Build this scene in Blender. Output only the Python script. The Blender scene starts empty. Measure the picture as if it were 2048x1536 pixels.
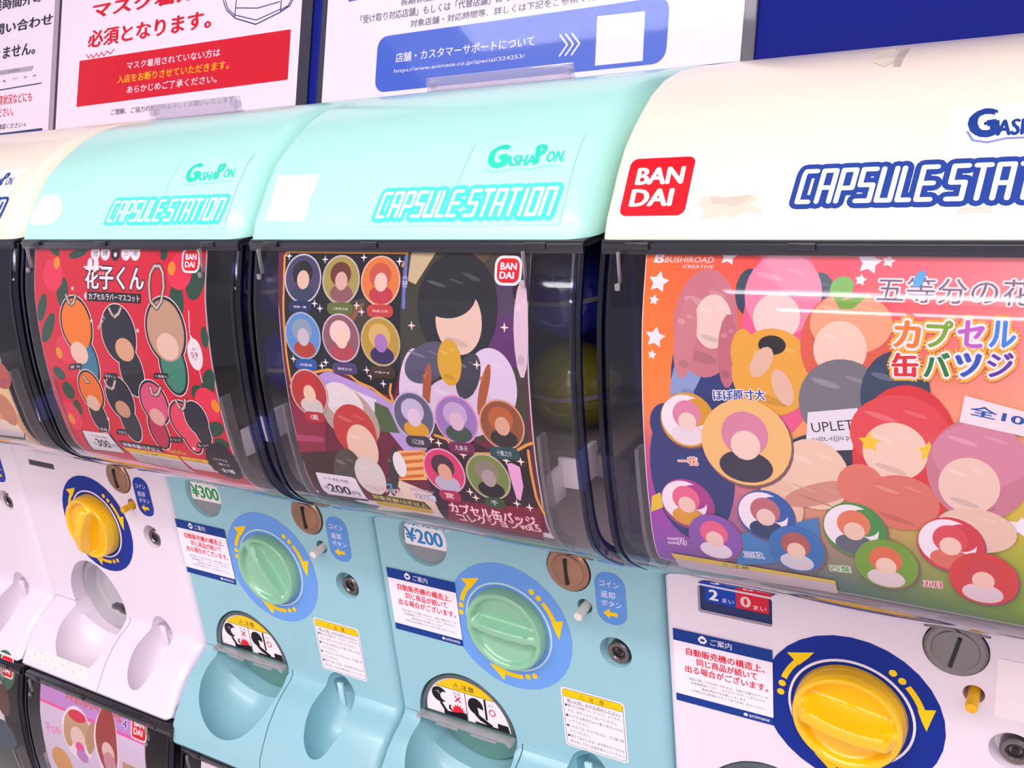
import bpy, bmesh, math, random
from mathutils import Vector, Matrix
from mathutils.geometry import tessellate_polygon
PI = math.pi
SC = bpy.context.scene
COL = SC.collection
U = 0.27            # one machine width in metres
Z0 = 0.87           # height of the knob row of the upper machines
def W(x, y, z): return Vector((x*U, y*U, z*U + Z0))

# ---------------------------------------------------------------- camera
cam = bpy.data.cameras.new('camera'); co = bpy.data.objects.new('camera', cam); COL.objects.link(co)
cam.sensor_width = 36; cam.lens = 1869.990/2048*36; cam.clip_start = .02
rx, dn, fw = (Vector(v) for v in [[0.8541349, 0.5099295, -0.1021055], [0.0798587, -0.322616, -0.9431551], [-0.5138834, 0.7974276, -0.3162799]])
m = Matrix((rx, -dn, -fw)).transposed().to_4x4(); m.translation = W(*(3.41238, -2.02559, 1.59629)); co.matrix_world = m
SC.camera = co
# ---------------------------------------------------------------- world, lamps, exposure
w = bpy.data.worlds.new('shop_air'); SC.world = w; w.use_nodes = True
w.node_tree.nodes['Background'].inputs[0].default_value = (.92, .86, .97, 1)
w.node_tree.nodes['Background'].inputs[1].default_value = .72
def area(name, loc, sx, sy, power, col, rot=(0, 0, 0)):
    l = bpy.data.lights.new(name, 'AREA'); l.shape = 'RECTANGLE'; l.size = sx; l.size_y = sy; l.energy = power; l.color = col
    o = bpy.data.objects.new(name, l); COL.objects.link(o); o.location = loc; o.rotation_euler = rot; return o
area('ceiling_glow', (.4, -1.6, 2.62), 3.2, 1.2, 28, (1, .97, .98))
area('aisle_glow', (1.6, -3.4, 2.62), 4.0, 1.4, 30, (1, .98, 1))
SC.view_settings.view_transform = 'Standard'; SC.view_settings.look = 'None'
SC.view_settings.gamma = 1; SC.view_settings.use_curve_mapping = False
SC.view_settings.exposure = .04
SC.cycles.max_bounces = 10; SC.cycles.transparent_max_bounces = 24
SC.cycles.caustics_reflective = False; SC.cycles.caustics_refractive = False

# ---------------------------------------------------------------- materials
def lin(h):
    v = [int(h[i:i+2], 16)/255 for i in (0, 2, 4)]
    return tuple((c/12.92 if c <= .04045 else ((c+.055)/1.055)**2.4) for c in v) + (1,)
MC = {}
def mat(name, h, rough=.4, metal=0, spec=.5, coat=0, emit=0, wear=0, bump=0):
    key = (name, h)
    if key in MC: return MC[key]
    m = bpy.data.materials.new(name); m.use_nodes = True; nt = m.node_tree; b = nt.nodes['Principled BSDF']
    b.inputs['Base Color'].default_value = lin(h); b.inputs['Roughness'].default_value = rough; b.inputs['Metallic'].default_value = metal
    b.inputs['Specular IOR Level'].default_value = spec; b.inputs['Coat Weight'].default_value = coat
    if emit: b.inputs['Emission Color'].default_value = lin(h); b.inputs['Emission Strength'].default_value = emit
    if wear or bump:
        tc = nt.nodes.new('ShaderNodeTexCoord'); n = nt.nodes.new('ShaderNodeTexNoise'); n.inputs['Scale'].default_value = 9; n.inputs['Detail'].default_value = 6
        nt.links.new(tc.outputs['Object'], n.inputs['Vector'])
        if wear:
            r = nt.nodes.new('ShaderNodeValToRGB'); r.color_ramp.elements[0].position = .35; r.color_ramp.elements[1].position = .7
            c = lin(h); r.color_ramp.elements[0].color = tuple(v*(1-wear) for v in c[:3])+(1,); r.color_ramp.elements[1].color = c
            nt.links.new(n.outputs['Fac'], r.inputs['Fac']); nt.links.new(r.outputs['Color'], b.inputs['Base Color'])
        if bump:
            n2 = nt.nodes.new('ShaderNodeTexNoise'); n2.inputs['Scale'].default_value = 260; nt.links.new(tc.outputs['Object'], n2.inputs['Vector'])
            bp = nt.nodes.new('ShaderNodeBump'); bp.inputs['Strength'].default_value = bump; bp.inputs['Distance'].default_value = .0006
            nt.links.new(n2.outputs['Fac'], bp.inputs['Height']); nt.links.new(bp.outputs['Normal'], b.inputs['Normal'])
    MC[key] = m; return m
def clear(name, tint, ior=1.45, rough=.03, gain=1.0, haze=0):
    """thin clear plastic: mostly transparent, mirror-like towards grazing angles"""
    key = (name, 'clear')
    if key in MC: return MC[key]
    m = bpy.data.materials.new(name); m.use_nodes = True; nt = m.node_tree; nt.nodes.clear()
    out = nt.nodes.new('ShaderNodeOutputMaterial'); mx = nt.nodes.new('ShaderNodeMixShader')
    tr = nt.nodes.new('ShaderNodeBsdfTransparent'); tr.inputs[0].default_value = tint
    gl = nt.nodes.new('ShaderNodeBsdfGlossy'); gl.inputs['Roughness'].default_value = rough; gl.inputs[0].default_value = (1, 1, 1, 1)
    lw = nt.nodes.new('ShaderNodeLayerWeight'); lw.inputs['Blend'].default_value = .5
    pw = nt.nodes.new('ShaderNodeMath'); pw.operation = 'POWER'; pw.inputs[1].default_value = 5; nt.links.new(lw.outputs['Facing'], pw.inputs[0])
    fr = nt.nodes.new('ShaderNodeMath'); fr.operation = 'MULTIPLY_ADD'; fr.inputs[1].default_value = .95; fr.inputs[2].default_value = ((ior-1)/(ior+1))**2; nt.links.new(pw.outputs[0], fr.inputs[0])
    mu = nt.nodes.new('ShaderNodeMath'); mu.operation = 'MULTIPLY'; mu.inputs[1].default_value = gain; mu.use_clamp = True
    nt.links.new(fr.outputs[0], mu.inputs[0]); nt.links.new(mu.outputs[0], mx.inputs[0]); nt.links.new(gl.outputs[0], mx.inputs[2])
    if haze:
        df = nt.nodes.new('ShaderNodeBsdfDiffuse'); df.inputs[0].default_value = (.8, .78, .8, 1)
        m2 = nt.nodes.new('ShaderNodeMixShader'); m2.inputs[0].default_value = haze
        nt.links.new(tr.outputs[0], m2.inputs[1]); nt.links.new(df.outputs[0], m2.inputs[2]); nt.links.new(m2.outputs[0], mx.inputs[1])
    else: nt.links.new(tr.outputs[0], mx.inputs[1])
    nt.links.new(mx.outputs[0], out.inputs[0]); MC[key] = m; return m
def ink(h): return mat('ink_' + h, h, .42, spec=.18)
def grad_ink():
    if 'grad' in MC: return MC['grad']
    m = mat('ink_blend', 'ffffff', .42, spec=.18); at = m.node_tree.nodes.new('ShaderNodeAttribute'); at.attribute_name = 'Col'
    m.node_tree.links.new(at.outputs['Color'], m.node_tree.nodes['Principled BSDF'].inputs['Base Color']); MC['grad'] = m; return m

# ---------------------------------------------------------------- object helpers
def tag(o, label=None, cat=None, group=None, kind=None):
    for k, v in (('label', label), ('category', cat), ('group', group), ('kind', kind)):
        if v: o[k] = v
    return o
class Frame:
    """a thing: its Empty at (k, dy, dz) in machine widths, its base zb below the knob"""
    def __init__(s, name, k, dy, dz, zb, label=None, cat=None, group=None):
        s.k, s.dy, s.dz, s.zb = k, dy, dz, zb
        s.o = bpy.data.objects.new(name, None); s.o.empty_display_size = .05; COL.objects.link(s.o)
        s.o.location = W(k, dy, dz+zb); tag(s.o, label, cat, group)
def finish(me, smooth=None):
    if smooth is not None:
        for p in me.polygons: p.use_smooth = True
        me.set_sharp_from_angle(angle=math.radians(smooth))
    return me
def to_mesh(name, bm, mats, zb=0, smooth=35):
    for v in bm.verts: v.co = Vector((v.co.x*U, v.co.y*U, (v.co.z-zb)*U))
    me = bpy.data.meshes.new(name); bm.to_mesh(me); bm.free()
    for m in (mats if isinstance(mats, (list, tuple)) else [mats]): me.materials.append(m)
    return finish(me, smooth)
def put(name, me, parent, label=None):
    o = bpy.data.objects.new(name, me); COL.objects.link(o)
    o.parent = parent.o if isinstance(parent, Frame) else parent
    if label: o['label'] = label
    return o
MESH = {}
def shared(key, fn):
    if key not in MESH: MESH[key] = fn()
    return MESH[key]

# ---------------------------------------------------------------- flat print on a (curved) sheet
def polyfaces(pts):
    t = tessellate_polygon([[Vector((x, y, 0)) for x, y in pts]])
    return [tuple(f) for f in t]
TXT = {}
def text2d(s):
    if s in TXT: return TXT[s]
    c = bpy.data.curves.new('t', 'FONT'); c.body = s; c.size = 1; c.resolution_u = 3
    o = bpy.data.objects.new('t', c); COL.objects.link(o); dg = bpy.context.evaluated_depsgraph_get()
    me = bpy.data.meshes.new_from_object(o.evaluated_get(dg))
    r = ([(v.co.x, v.co.y) for v in me.vertices], [tuple(p.vertices) for p in me.polygons])
    bpy.data.objects.remove(o); bpy.data.curves.remove(c); bpy.data.meshes.remove(me)
    TXT[s] = r; return r
TINY = 5e-6
def stroke(pts, wd, z=0):
    V, F = [], []
    for a, b in zip(pts, pts[1:]):
        dx, dy = b[0]-a[0], b[1]-a[1]; L = math.hypot(dx, dy) or 1; nx, ny = -dy/L*wd/2, dx/L*wd/2; n = len(V)
        z += TINY; V += [(a[0]+nx, a[1]+ny, z), (a[0]-nx, a[1]-ny, z), (b[0]-nx, b[1]-ny, z), (b[0]+nx, b[1]+ny, z)]; F.append((n, n+1, n+2, n+3))
    if wd > .0025:
        for p in pts:
            z += TINY; n = len(V); V += [(p[0]+wd/2*math.cos(t*PI/6), p[1]+wd/2*math.sin(t*PI/6), z) for t in range(12)]; F.append(tuple(range(n, n+12)))
    return V, F
LET = dict(C=[[(1, 1), (.1, 1), (0, .88), (0, 0), (.9, 0)]], A=[[(0, 0), (0, 1), (1, 1), (1, 0)], [(0, .45), (1, .45)]], P=[[(0, 0), (0, 1), (1, 1), (1, .42), (0, .42)]],
    S=[[(1, 1), (0, 1), (0, .5), (1, .5), (1, 0), (-.05, 0)]], U=[[(0, 1), (0, 0), (1, 0), (1, 1)]], L=[[(0, 1), (0, 0), (.85, 0)]], E=[[(1, 1), (0, 1), (0, 0), (1, 0)], [(0, .5), (.95, .5)]],
    T=[[(0, 1), (1, 1)], [(.5, 1), (.5, 0)]], I=[[(.5, 1), (.5, 0)]], O=[[(0, 0), (0, 1), (1, 1), (1, 0), (0, 0)]], N=[[(0, 0), (0, 1), (1, 1), (1, 0)]])
def station(x, s, wd, h):
    adv = dict(I=.45, L=.85); word = 'CAPSULE STATION'; tot = sum(.55 if c == ' ' else adv.get(c, 1)+.36 for c in word); u = wd/tot; out = []; cx = x+u*.1
    for c in word:
        if c == ' ': cx += .55*u; continue
        off = -.3 if c == 'I' else 0
        for st in LET[c]: out.append([(cx+(px+off)*u*.86+py*h*.10, s+py*h) for px, py in st])
        cx += (adv.get(c, 1)+.36)*u
    return out
def shade(c, k):
    v = [int(c[i:i+2], 16) for i in (0, 2, 4)]
    return ''.join('%02x' % int(min(255, x+(255-x)*k) if k > 0 else x*(1+k)) for x in v)
def shape(it):
    k = it[0]
    if k == 'h': it = ('e', shade(it[1], it[2]))+tuple(it[3:]); k = 'e'
    if k == 'p': yield it[1], it[2], polyfaces(it[2])
    elif k == 'r':
        _, c, x0, y0, x1, y1, r = it
        if r <= 0: yield c, [(x0, y0), (x1, y0), (x1, y1), (x0, y1)], [(0, 1, 2, 3)]
        else:
            r = min(r, (x1-x0)/2, (y1-y0)/2); V = []
            for cx, cy, a in ((x1-r, y0+r, -90), (x1-r, y1-r, 0), (x0+r, y1-r, 90), (x0+r, y0+r, 180)):
                V += [(cx+r*math.cos(math.radians(a+i*18)), cy+r*math.sin(math.radians(a+i*18))) for i in range(6)]
            yield c, V, [tuple(range(len(V)))]
    elif k == 'e':
        _, c, x, y, a, b = it[:6]; ro = it[6] if len(it) > 6 else 0; n = 32 if a > .02 else 14; cs, sn = math.cos(ro), math.sin(ro)
        V = [(x+a*math.cos(t*2*PI/n)*cs+b*math.sin(t*2*PI/n)*sn, y-a*math.cos(t*2*PI/n)*sn+b*math.sin(t*2*PI/n)*cs) for t in range(n)]
        yield c, V, [tuple(range(n))]
    elif k == 's':
        _, c, x, y, r, n, inn, ro = it
        V = [(x+r*(1 if i % 2 == 0 else inn)*math.sin(i*PI/n+ro), y+r*(1 if i % 2 == 0 else inn)*math.cos(i*PI/n+ro)) for i in range(2*n)]
        V.append((x, y)); yield c, V, [(i, (i+1) % (2*n), 2*n) for i in range(2*n)]
    elif k == 'l':
        V, F = stroke(it[2], it[3]); yield it[1], V, F
    elif k == 'k':
        _, co_, ci, x, s, wd, h = it; st = station(x, s, wd, h)
        for c, t in ((co_, .029), (ci, .0088)):
            V, F = [], []
            for line in st:
                v, f = stroke(line, t, V[-1][2] if V else 0); n = len(V); V += v; F += [tuple(i+n for i in q) for q in f]
            yield c, V, F
    elif k == 't':
        _, c, s, x, y, wd, h, ang, bold, out, ow, sh = it
        V, F = text2d(s)
        if not V: return
        x0 = min(v[0] for v in V)-bold; x1 = max(v[0] for v in V)+bold; y0 = min(v[1] for v in V)-bold*.6; y1 = max(v[1] for v in V)+bold*.6
        kx, ky = wd/max(x1-x0, 1e-6), h/max(y1-y0, 1e-6); ca, sa = math.cos(ang), math.sin(ang)
        def tf(v, dx, dy, z):
            a, b = (v[0]+dx-x0)*kx, (v[1]+dy-y0)*ky; a += b*sh; return (x+a*ca-b*sa, y+a*sa+b*ca, z)
        def copies(offs):
            VV, FF = [], []
            for i, (dx, dy) in enumerate(offs): n = len(VV); VV += [tf(v, dx, dy, i*TINY) for v in V]; FF += [tuple(q+n for q in f) for f in F]
            return VV, FF
        if out and ow > 0:
            r = ow+bold; yield (out,)+copies([(r*math.cos(t*PI/5), r*math.sin(t*PI/5)) for t in range(10)])
        small = h < .014
        yield (c,)+copies([(0, 0)] if bold < .003 or small else [(-bold, 0), (bold, 0), (0, bold*.6), (0, -bold*.6)])
def profile(P, s0=0):
    S = [s0]
    for a, b in zip(P, P[1:]): S.append(S[-1]+math.hypot(b[0]-a[0], b[1]-a[1]))
    N = []
    for i in range(len(P)):
        a, b = P[max(i-1, 0)], P[min(i+1, len(P)-1)]; L = math.hypot(b[0]-a[0], b[1]-a[1]); N.append((-(b[1]-a[1])/L, (b[0]-a[0])/L))
    def f(x, s, off):
        i = 0
        while i < len(S)-2 and s > S[i+1]: i += 1
        t = (s-S[i])/(S[i+1]-S[i]); a, b, n, q = P[i], P[i+1], N[i], N[i+1]
        return Vector((x, a[0]+(b[0]-a[0])*t+off*(n[0]+(q[0]-n[0])*t), a[1]+(b[1]-a[1])*t+off*(n[1]+(q[1]-n[1])*t)))
    return f, S[1:-1]
STEP = .0001
def print_mesh(name, items, surf, ox=0, oy=0, zb=0, lift=.0006, flip=1):
    f, cuts = surf; bm = bmesh.new(); cl = bm.loops.layers.float_color.new('Col'); mats, idx, boxes = [], {}, []
    for it in items:
        if it[0] == 'g':
            _, x0, y0, x1, y1, nx, ny, cs = it; m = grad_ink()
            if m not in mats: mats.append(m)
            vs = [bm.verts.new((x0+(x1-x0)*i/nx, y0+(y1-y0)*j/ny, 0)) for j in range(ny+1) for i in range(nx+1)]; c4 = [lin(''.join('%02x' % v for v in c)) for c in cs]
            for j in range(ny):
                for i in range(nx):
                    q = [j*(nx+1)+i, j*(nx+1)+i+1, (j+1)*(nx+1)+i+1, (j+1)*(nx+1)+i]; fc = bm.faces.new([vs[a] for a in q]); fc.material_index = mats.index(m)
                    for lp, a in zip(fc.loops, q): lp[cl] = c4[a]
            boxes.append((x0, y0, x1, y1, 0)); continue
        for c, V, F in shape(it):
            V = [(v[0]+ox, v[1]+oy, v[2] if len(v) > 2 else 0) for v in V]; zt = max(v[2] for v in V)/STEP
            bx = (min(v[0] for v in V), min(v[1] for v in V), max(v[0] for v in V), max(v[1] for v in V))
            ly = 1+max([b[4] for b in boxes if b[0] < bx[2] and b[2] > bx[0] and b[1] < bx[3] and b[3] > bx[1]], default=-1)
            boxes.append(bx+(ly+zt,))
            m = ink(c)
            if m not in mats: mats.append(m)
            mi = mats.index(m); vs = [bm.verts.new((a, b, ly*STEP+zz)) for a, b, zz in V]
            for q in F:
                try: bm.faces.new([vs[a] for a in q]).material_index = mi
                except ValueError: pass
    ys = [v.co.y for v in bm.verts]; lo, hi = min(ys), max(ys)
    for s in cuts:
        if lo < s < hi:
            bmesh.ops.bisect_plane(bm, geom=bm.verts[:]+bm.edges[:]+bm.faces[:], plane_co=(0, s, 0), plane_no=(0, 1, 0))
    for v in bm.verts: v.co = f(v.co.x, v.co.y, lift+v.co.z)
    return to_mesh(name, bm, mats, zb, None)
def sheet_mesh(name, m, surf, x0, s0, x1, s1, th=.003, zb=0):
    """a paper or card sheet with real thickness following the surface"""
    f, cuts = surf; ss = [s0]+[s for s in cuts if s0 < s < s1]+[s1]; bm = bmesh.new(); rows = []
    for s in ss: rows.append([bm.verts.new(f(x0, s, 0)), bm.verts.new(f(x1, s, 0)), bm.verts.new(f(x1, s, -th)), bm.verts.new(f(x0, s, -th))])
    for a, b in zip(rows, rows[1:]):
        for i in range(4): bm.faces.new((a[i], a[(i+1) % 4], b[(i+1) % 4], b[i]))
    bm.faces.new(rows[0][::-1]); bm.faces.new(rows[-1]); bmesh.ops.recalc_face_normals(bm, faces=bm.faces[:])
    return to_mesh(name, bm, m, zb, 30)

# ---------------------------------------------------------------- solid helpers (machine widths)
def inset_poly(P, d):
    n = len(P); A = sum(P[i][0]*P[(i+1) % n][1]-P[(i+1) % n][0]*P[i][1] for i in range(n)); sg = 1 if A > 0 else -1; out = []
    for i in range(n):
        a, b, c = P[i-1], P[i], P[(i+1) % n]
        def nr(p, q):
            L = math.hypot(q[0]-p[0], q[1]-p[1]) or 1; return (-(q[1]-p[1])/L*sg, (q[0]-p[0])/L*sg)
        n1, n2 = nr(a, b), nr(b, c); mx, my = n1[0]+n2[0], n1[1]+n2[1]; L = math.hypot(mx, my) or 1; mx, my = mx/L, my/L
        k = d/max(.5, mx*n1[0]+my*n1[1]); out.append((b[0]+mx*k, b[1]+my*k))
    return out
def loft(P, x0, x1, rl, rr, seg=5, caps=True, bm=None):
    """closed (y,z) outline P swept from x0 to x1 with rounded ends"""
    bm = bm or bmesh.new(); rings = []
    def ring(x, d): rings.append([bm.verts.new((x, y, z)) for y, z in (inset_poly(P, d) if d > 0 else P)])
    for i in range(seg+1):
        a = PI/2*i/seg; ring(x0+rl*(1-math.cos(a)), rl*(1-math.sin(a)))
    for i in range(seg+1):
        a = PI/2*(1-i/seg); ring(x1-rr*(1-math.cos(a)), rr*(1-math.sin(a)))
    n = len(P)
    for a, b in zip(rings, rings[1:]):
        for i in range(n): bm.faces.new((a[i], a[(i+1) % n], b[(i+1) % n], b[i]))
    if caps:
        bm.faces.new(rings[0]); bm.faces.new(rings[-1][::-1])
    bmesh.ops.recalc_face_normals(bm, faces=bm.faces[:]); return bm
def box(bm, x0, y0, z0, x1, y1, z1, bev=0):
    g = bmesh.ops.create_cube(bm, size=1, matrix=Matrix.Translation(((x0+x1)/2, (y0+y1)/2, (z0+z1)/2)) @ Matrix.Diagonal((x1-x0, y1-y0, z1-z0, 1)))
    if bev:
        es = list({e for v in g['verts'] for e in v.link_edges}); bmesh.ops.bevel(bm, geom=es, offset=bev, segments=2, affect='EDGES', profile=.5)
    return bm
def ycyl(bm, x, z, y0, y1, r0, r1=None, n=32):
    r1 = r0 if r1 is None else r1; L = abs(y1-y0)
    bmesh.ops.create_cone(bm, cap_ends=True, segments=n, radius1=r0, radius2=r1, depth=L, matrix=Matrix.Translation((x, (y0+y1)/2, z)) @ Matrix.Rotation(PI/2 if y1 < y0 else -PI/2, 4, 'X'))
    return bm
def ylathe(bm, x, z, pts, n=40):
    """turned about an axis along Y; pts = (r, y) from rim to centre"""
    rings = []
    for r, y in pts:
        rings.append([bm.verts.new((x+r*math.cos(t*2*PI/n), y, z+r*math.sin(t*2*PI/n))) for t in range(n)] if r > 1e-5 else [bm.verts.new((x, y, z))])
    for a, b in zip(rings, rings[1:]):
        for i in range(n):
            if len(b) == 1: bm.faces.new((a[i], a[(i+1) % n], b[0]))
            elif len(a) == 1: bm.faces.new((a[0], b[(i+1) % n], b[i]))
            else: bm.faces.new((a[i], a[(i+1) % n], b[(i+1) % n], b[i]))
    bmesh.ops.recalc_face_normals(bm, faces=bm.faces[:]); return bm
def carve(bm, cutters):
    """boolean difference; returns a bmesh"""
    me = bpy.data.meshes.new('tmp'); bm.to_mesh(me); bm.free(); o = bpy.data.objects.new('tmp', me); COL.objects.link(o); tmp = []
    for c in cutters:
        bmesh.ops.recalc_face_normals(c, faces=c.faces[:])
        m2 = bpy.data.meshes.new('cut'); c.to_mesh(m2); c.free(); oc = bpy.data.objects.new('cut', m2); COL.objects.link(oc); tmp.append(oc)
        b = o.modifiers.new('b', 'BOOLEAN'); b.operation = 'DIFFERENCE'; b.object = oc; b.solver = 'EXACT'
    dg = bpy.context.evaluated_depsgraph_get(); r = bmesh.new(); r.from_mesh(o.evaluated_get(dg).to_mesh())
    for t in tmp+[o]: d = t.data; bpy.data.objects.remove(t); bpy.data.meshes.remove(d)
    return r

# ---------------------------------------------------------------- measured outlines (y, z), knob centre = origin
DOMEUP = [(.0046,.3162),(-.0262,.3305),(-.0706,.3511),(-.1183,.3738),(-.1588,.3944),(-.1895,.4124),(-.216,.4296),(-.2397,.4462),(-.2622,.4624),(-.2837,.4779),(-.3035,.4928),(-.3213,.5073),(-.3369,.5213),(-.3498,.5347),(-.3604,.5474),(-.3692,.5601),(-.3769,.5734),(-.3834,.5876),(-.3884,.6022),(-.3924,.6171),(-.3957,.6319),(-.3983,.6468),(-.3999,.6619),(-.4012,.6769),(-.4024,.6914),(-.4039,.7051),(-.4053,.7182),(-.4066,.7316),(-.4077,.7462),(-.4085,.7625),(-.4092,.7799),(-.4096,.7978),(-.4098,.8158),(-.4098,.8336),(-.4097,.8515),(-.4092,.87),(-.4084,.8895),(-.4074,.9102),(-.4061,.9317),(-.4044,.9541),(-.4021,.9773),(-.3991,1.0027),(-.3956,1.0297),(-.3917,1.0558),(-.388,1.0783),(-.3846,1.096),(-.3812,1.1104),(-.3777,1.1234),(-.3739,1.137),(-.3697,1.1513),(-.3651,1.1654),(-.3604,1.1795),(-.3555,1.1941),(-.35,1.2106),(-.3439,1.2284),(-.3384,1.2445),(-.3345,1.2556)]
POST = [(.0097,.3271),(-.0211,.3414),(-.0655,.362),(-.113,.3846),(-.1531,.4049),(-.1832,.4226),(-.2093,.4396),(-.2328,.456),(-.2552,.4721),(-.2766,.4876),(-.2961,.5023),(-.3135,.5164),(-.3286,.53),(-.3409,.5427),(-.3509,.5547),(-.3591,.5665),(-.3662,.5789),(-.3723,.5921),(-.3769,.6057),(-.3807,.62),(-.3839,.6342),(-.3864,.6485),(-.388,.6631),(-.3892,.6779),(-.3905,.6925),(-.392,.7064),(-.3934,.7194),(-.3946,.7326),(-.3957,.7469),(-.3965,.763),(-.3972,.7803),(-.3976,.798),(-.3978,.8159),(-.3978,.8336),(-.3977,.8513),(-.3972,.8696),(-.3964,.889),(-.3954,.9095),(-.3941,.9309),(-.3924,.9531),(-.3902,.976),(-.3872,1.0012),(-.3837,1.028),(-.3798,1.0539),(-.3762,1.0762),(-.3729,1.0935),(-.3696,1.1075),(-.3661,1.1202),(-.3624,1.1337),(-.3582,1.1477),(-.3537,1.1616),(-.349,1.1757),(-.3441,1.1903),(-.3386,1.2068),(-.3325,1.2245),(-.3271,1.2406),(-.3232,1.2516)]
LIDUP = [(-.335,1.256),(-.315,1.3),(-.29,1.331),(-.252,1.38),(-.207,1.428),(-.15,1.468),(-.112,1.49),(-.05,1.522),(.012,1.543),(.095,1.557),(.25,1.56),(.5,1.558),(.85,1.548)]
TH = 0.336152
BOARD = [(.88, 1.55), (.88+2.2*math.sin(TH), 1.55+2.2*math.cos(TH))]
S_POST, S_LID, S_PANEL, S_BOARD = profile(POST), profile(LIDUP), profile([(0, -.6), (0, .5)], -.6), profile(BOARD)
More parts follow.
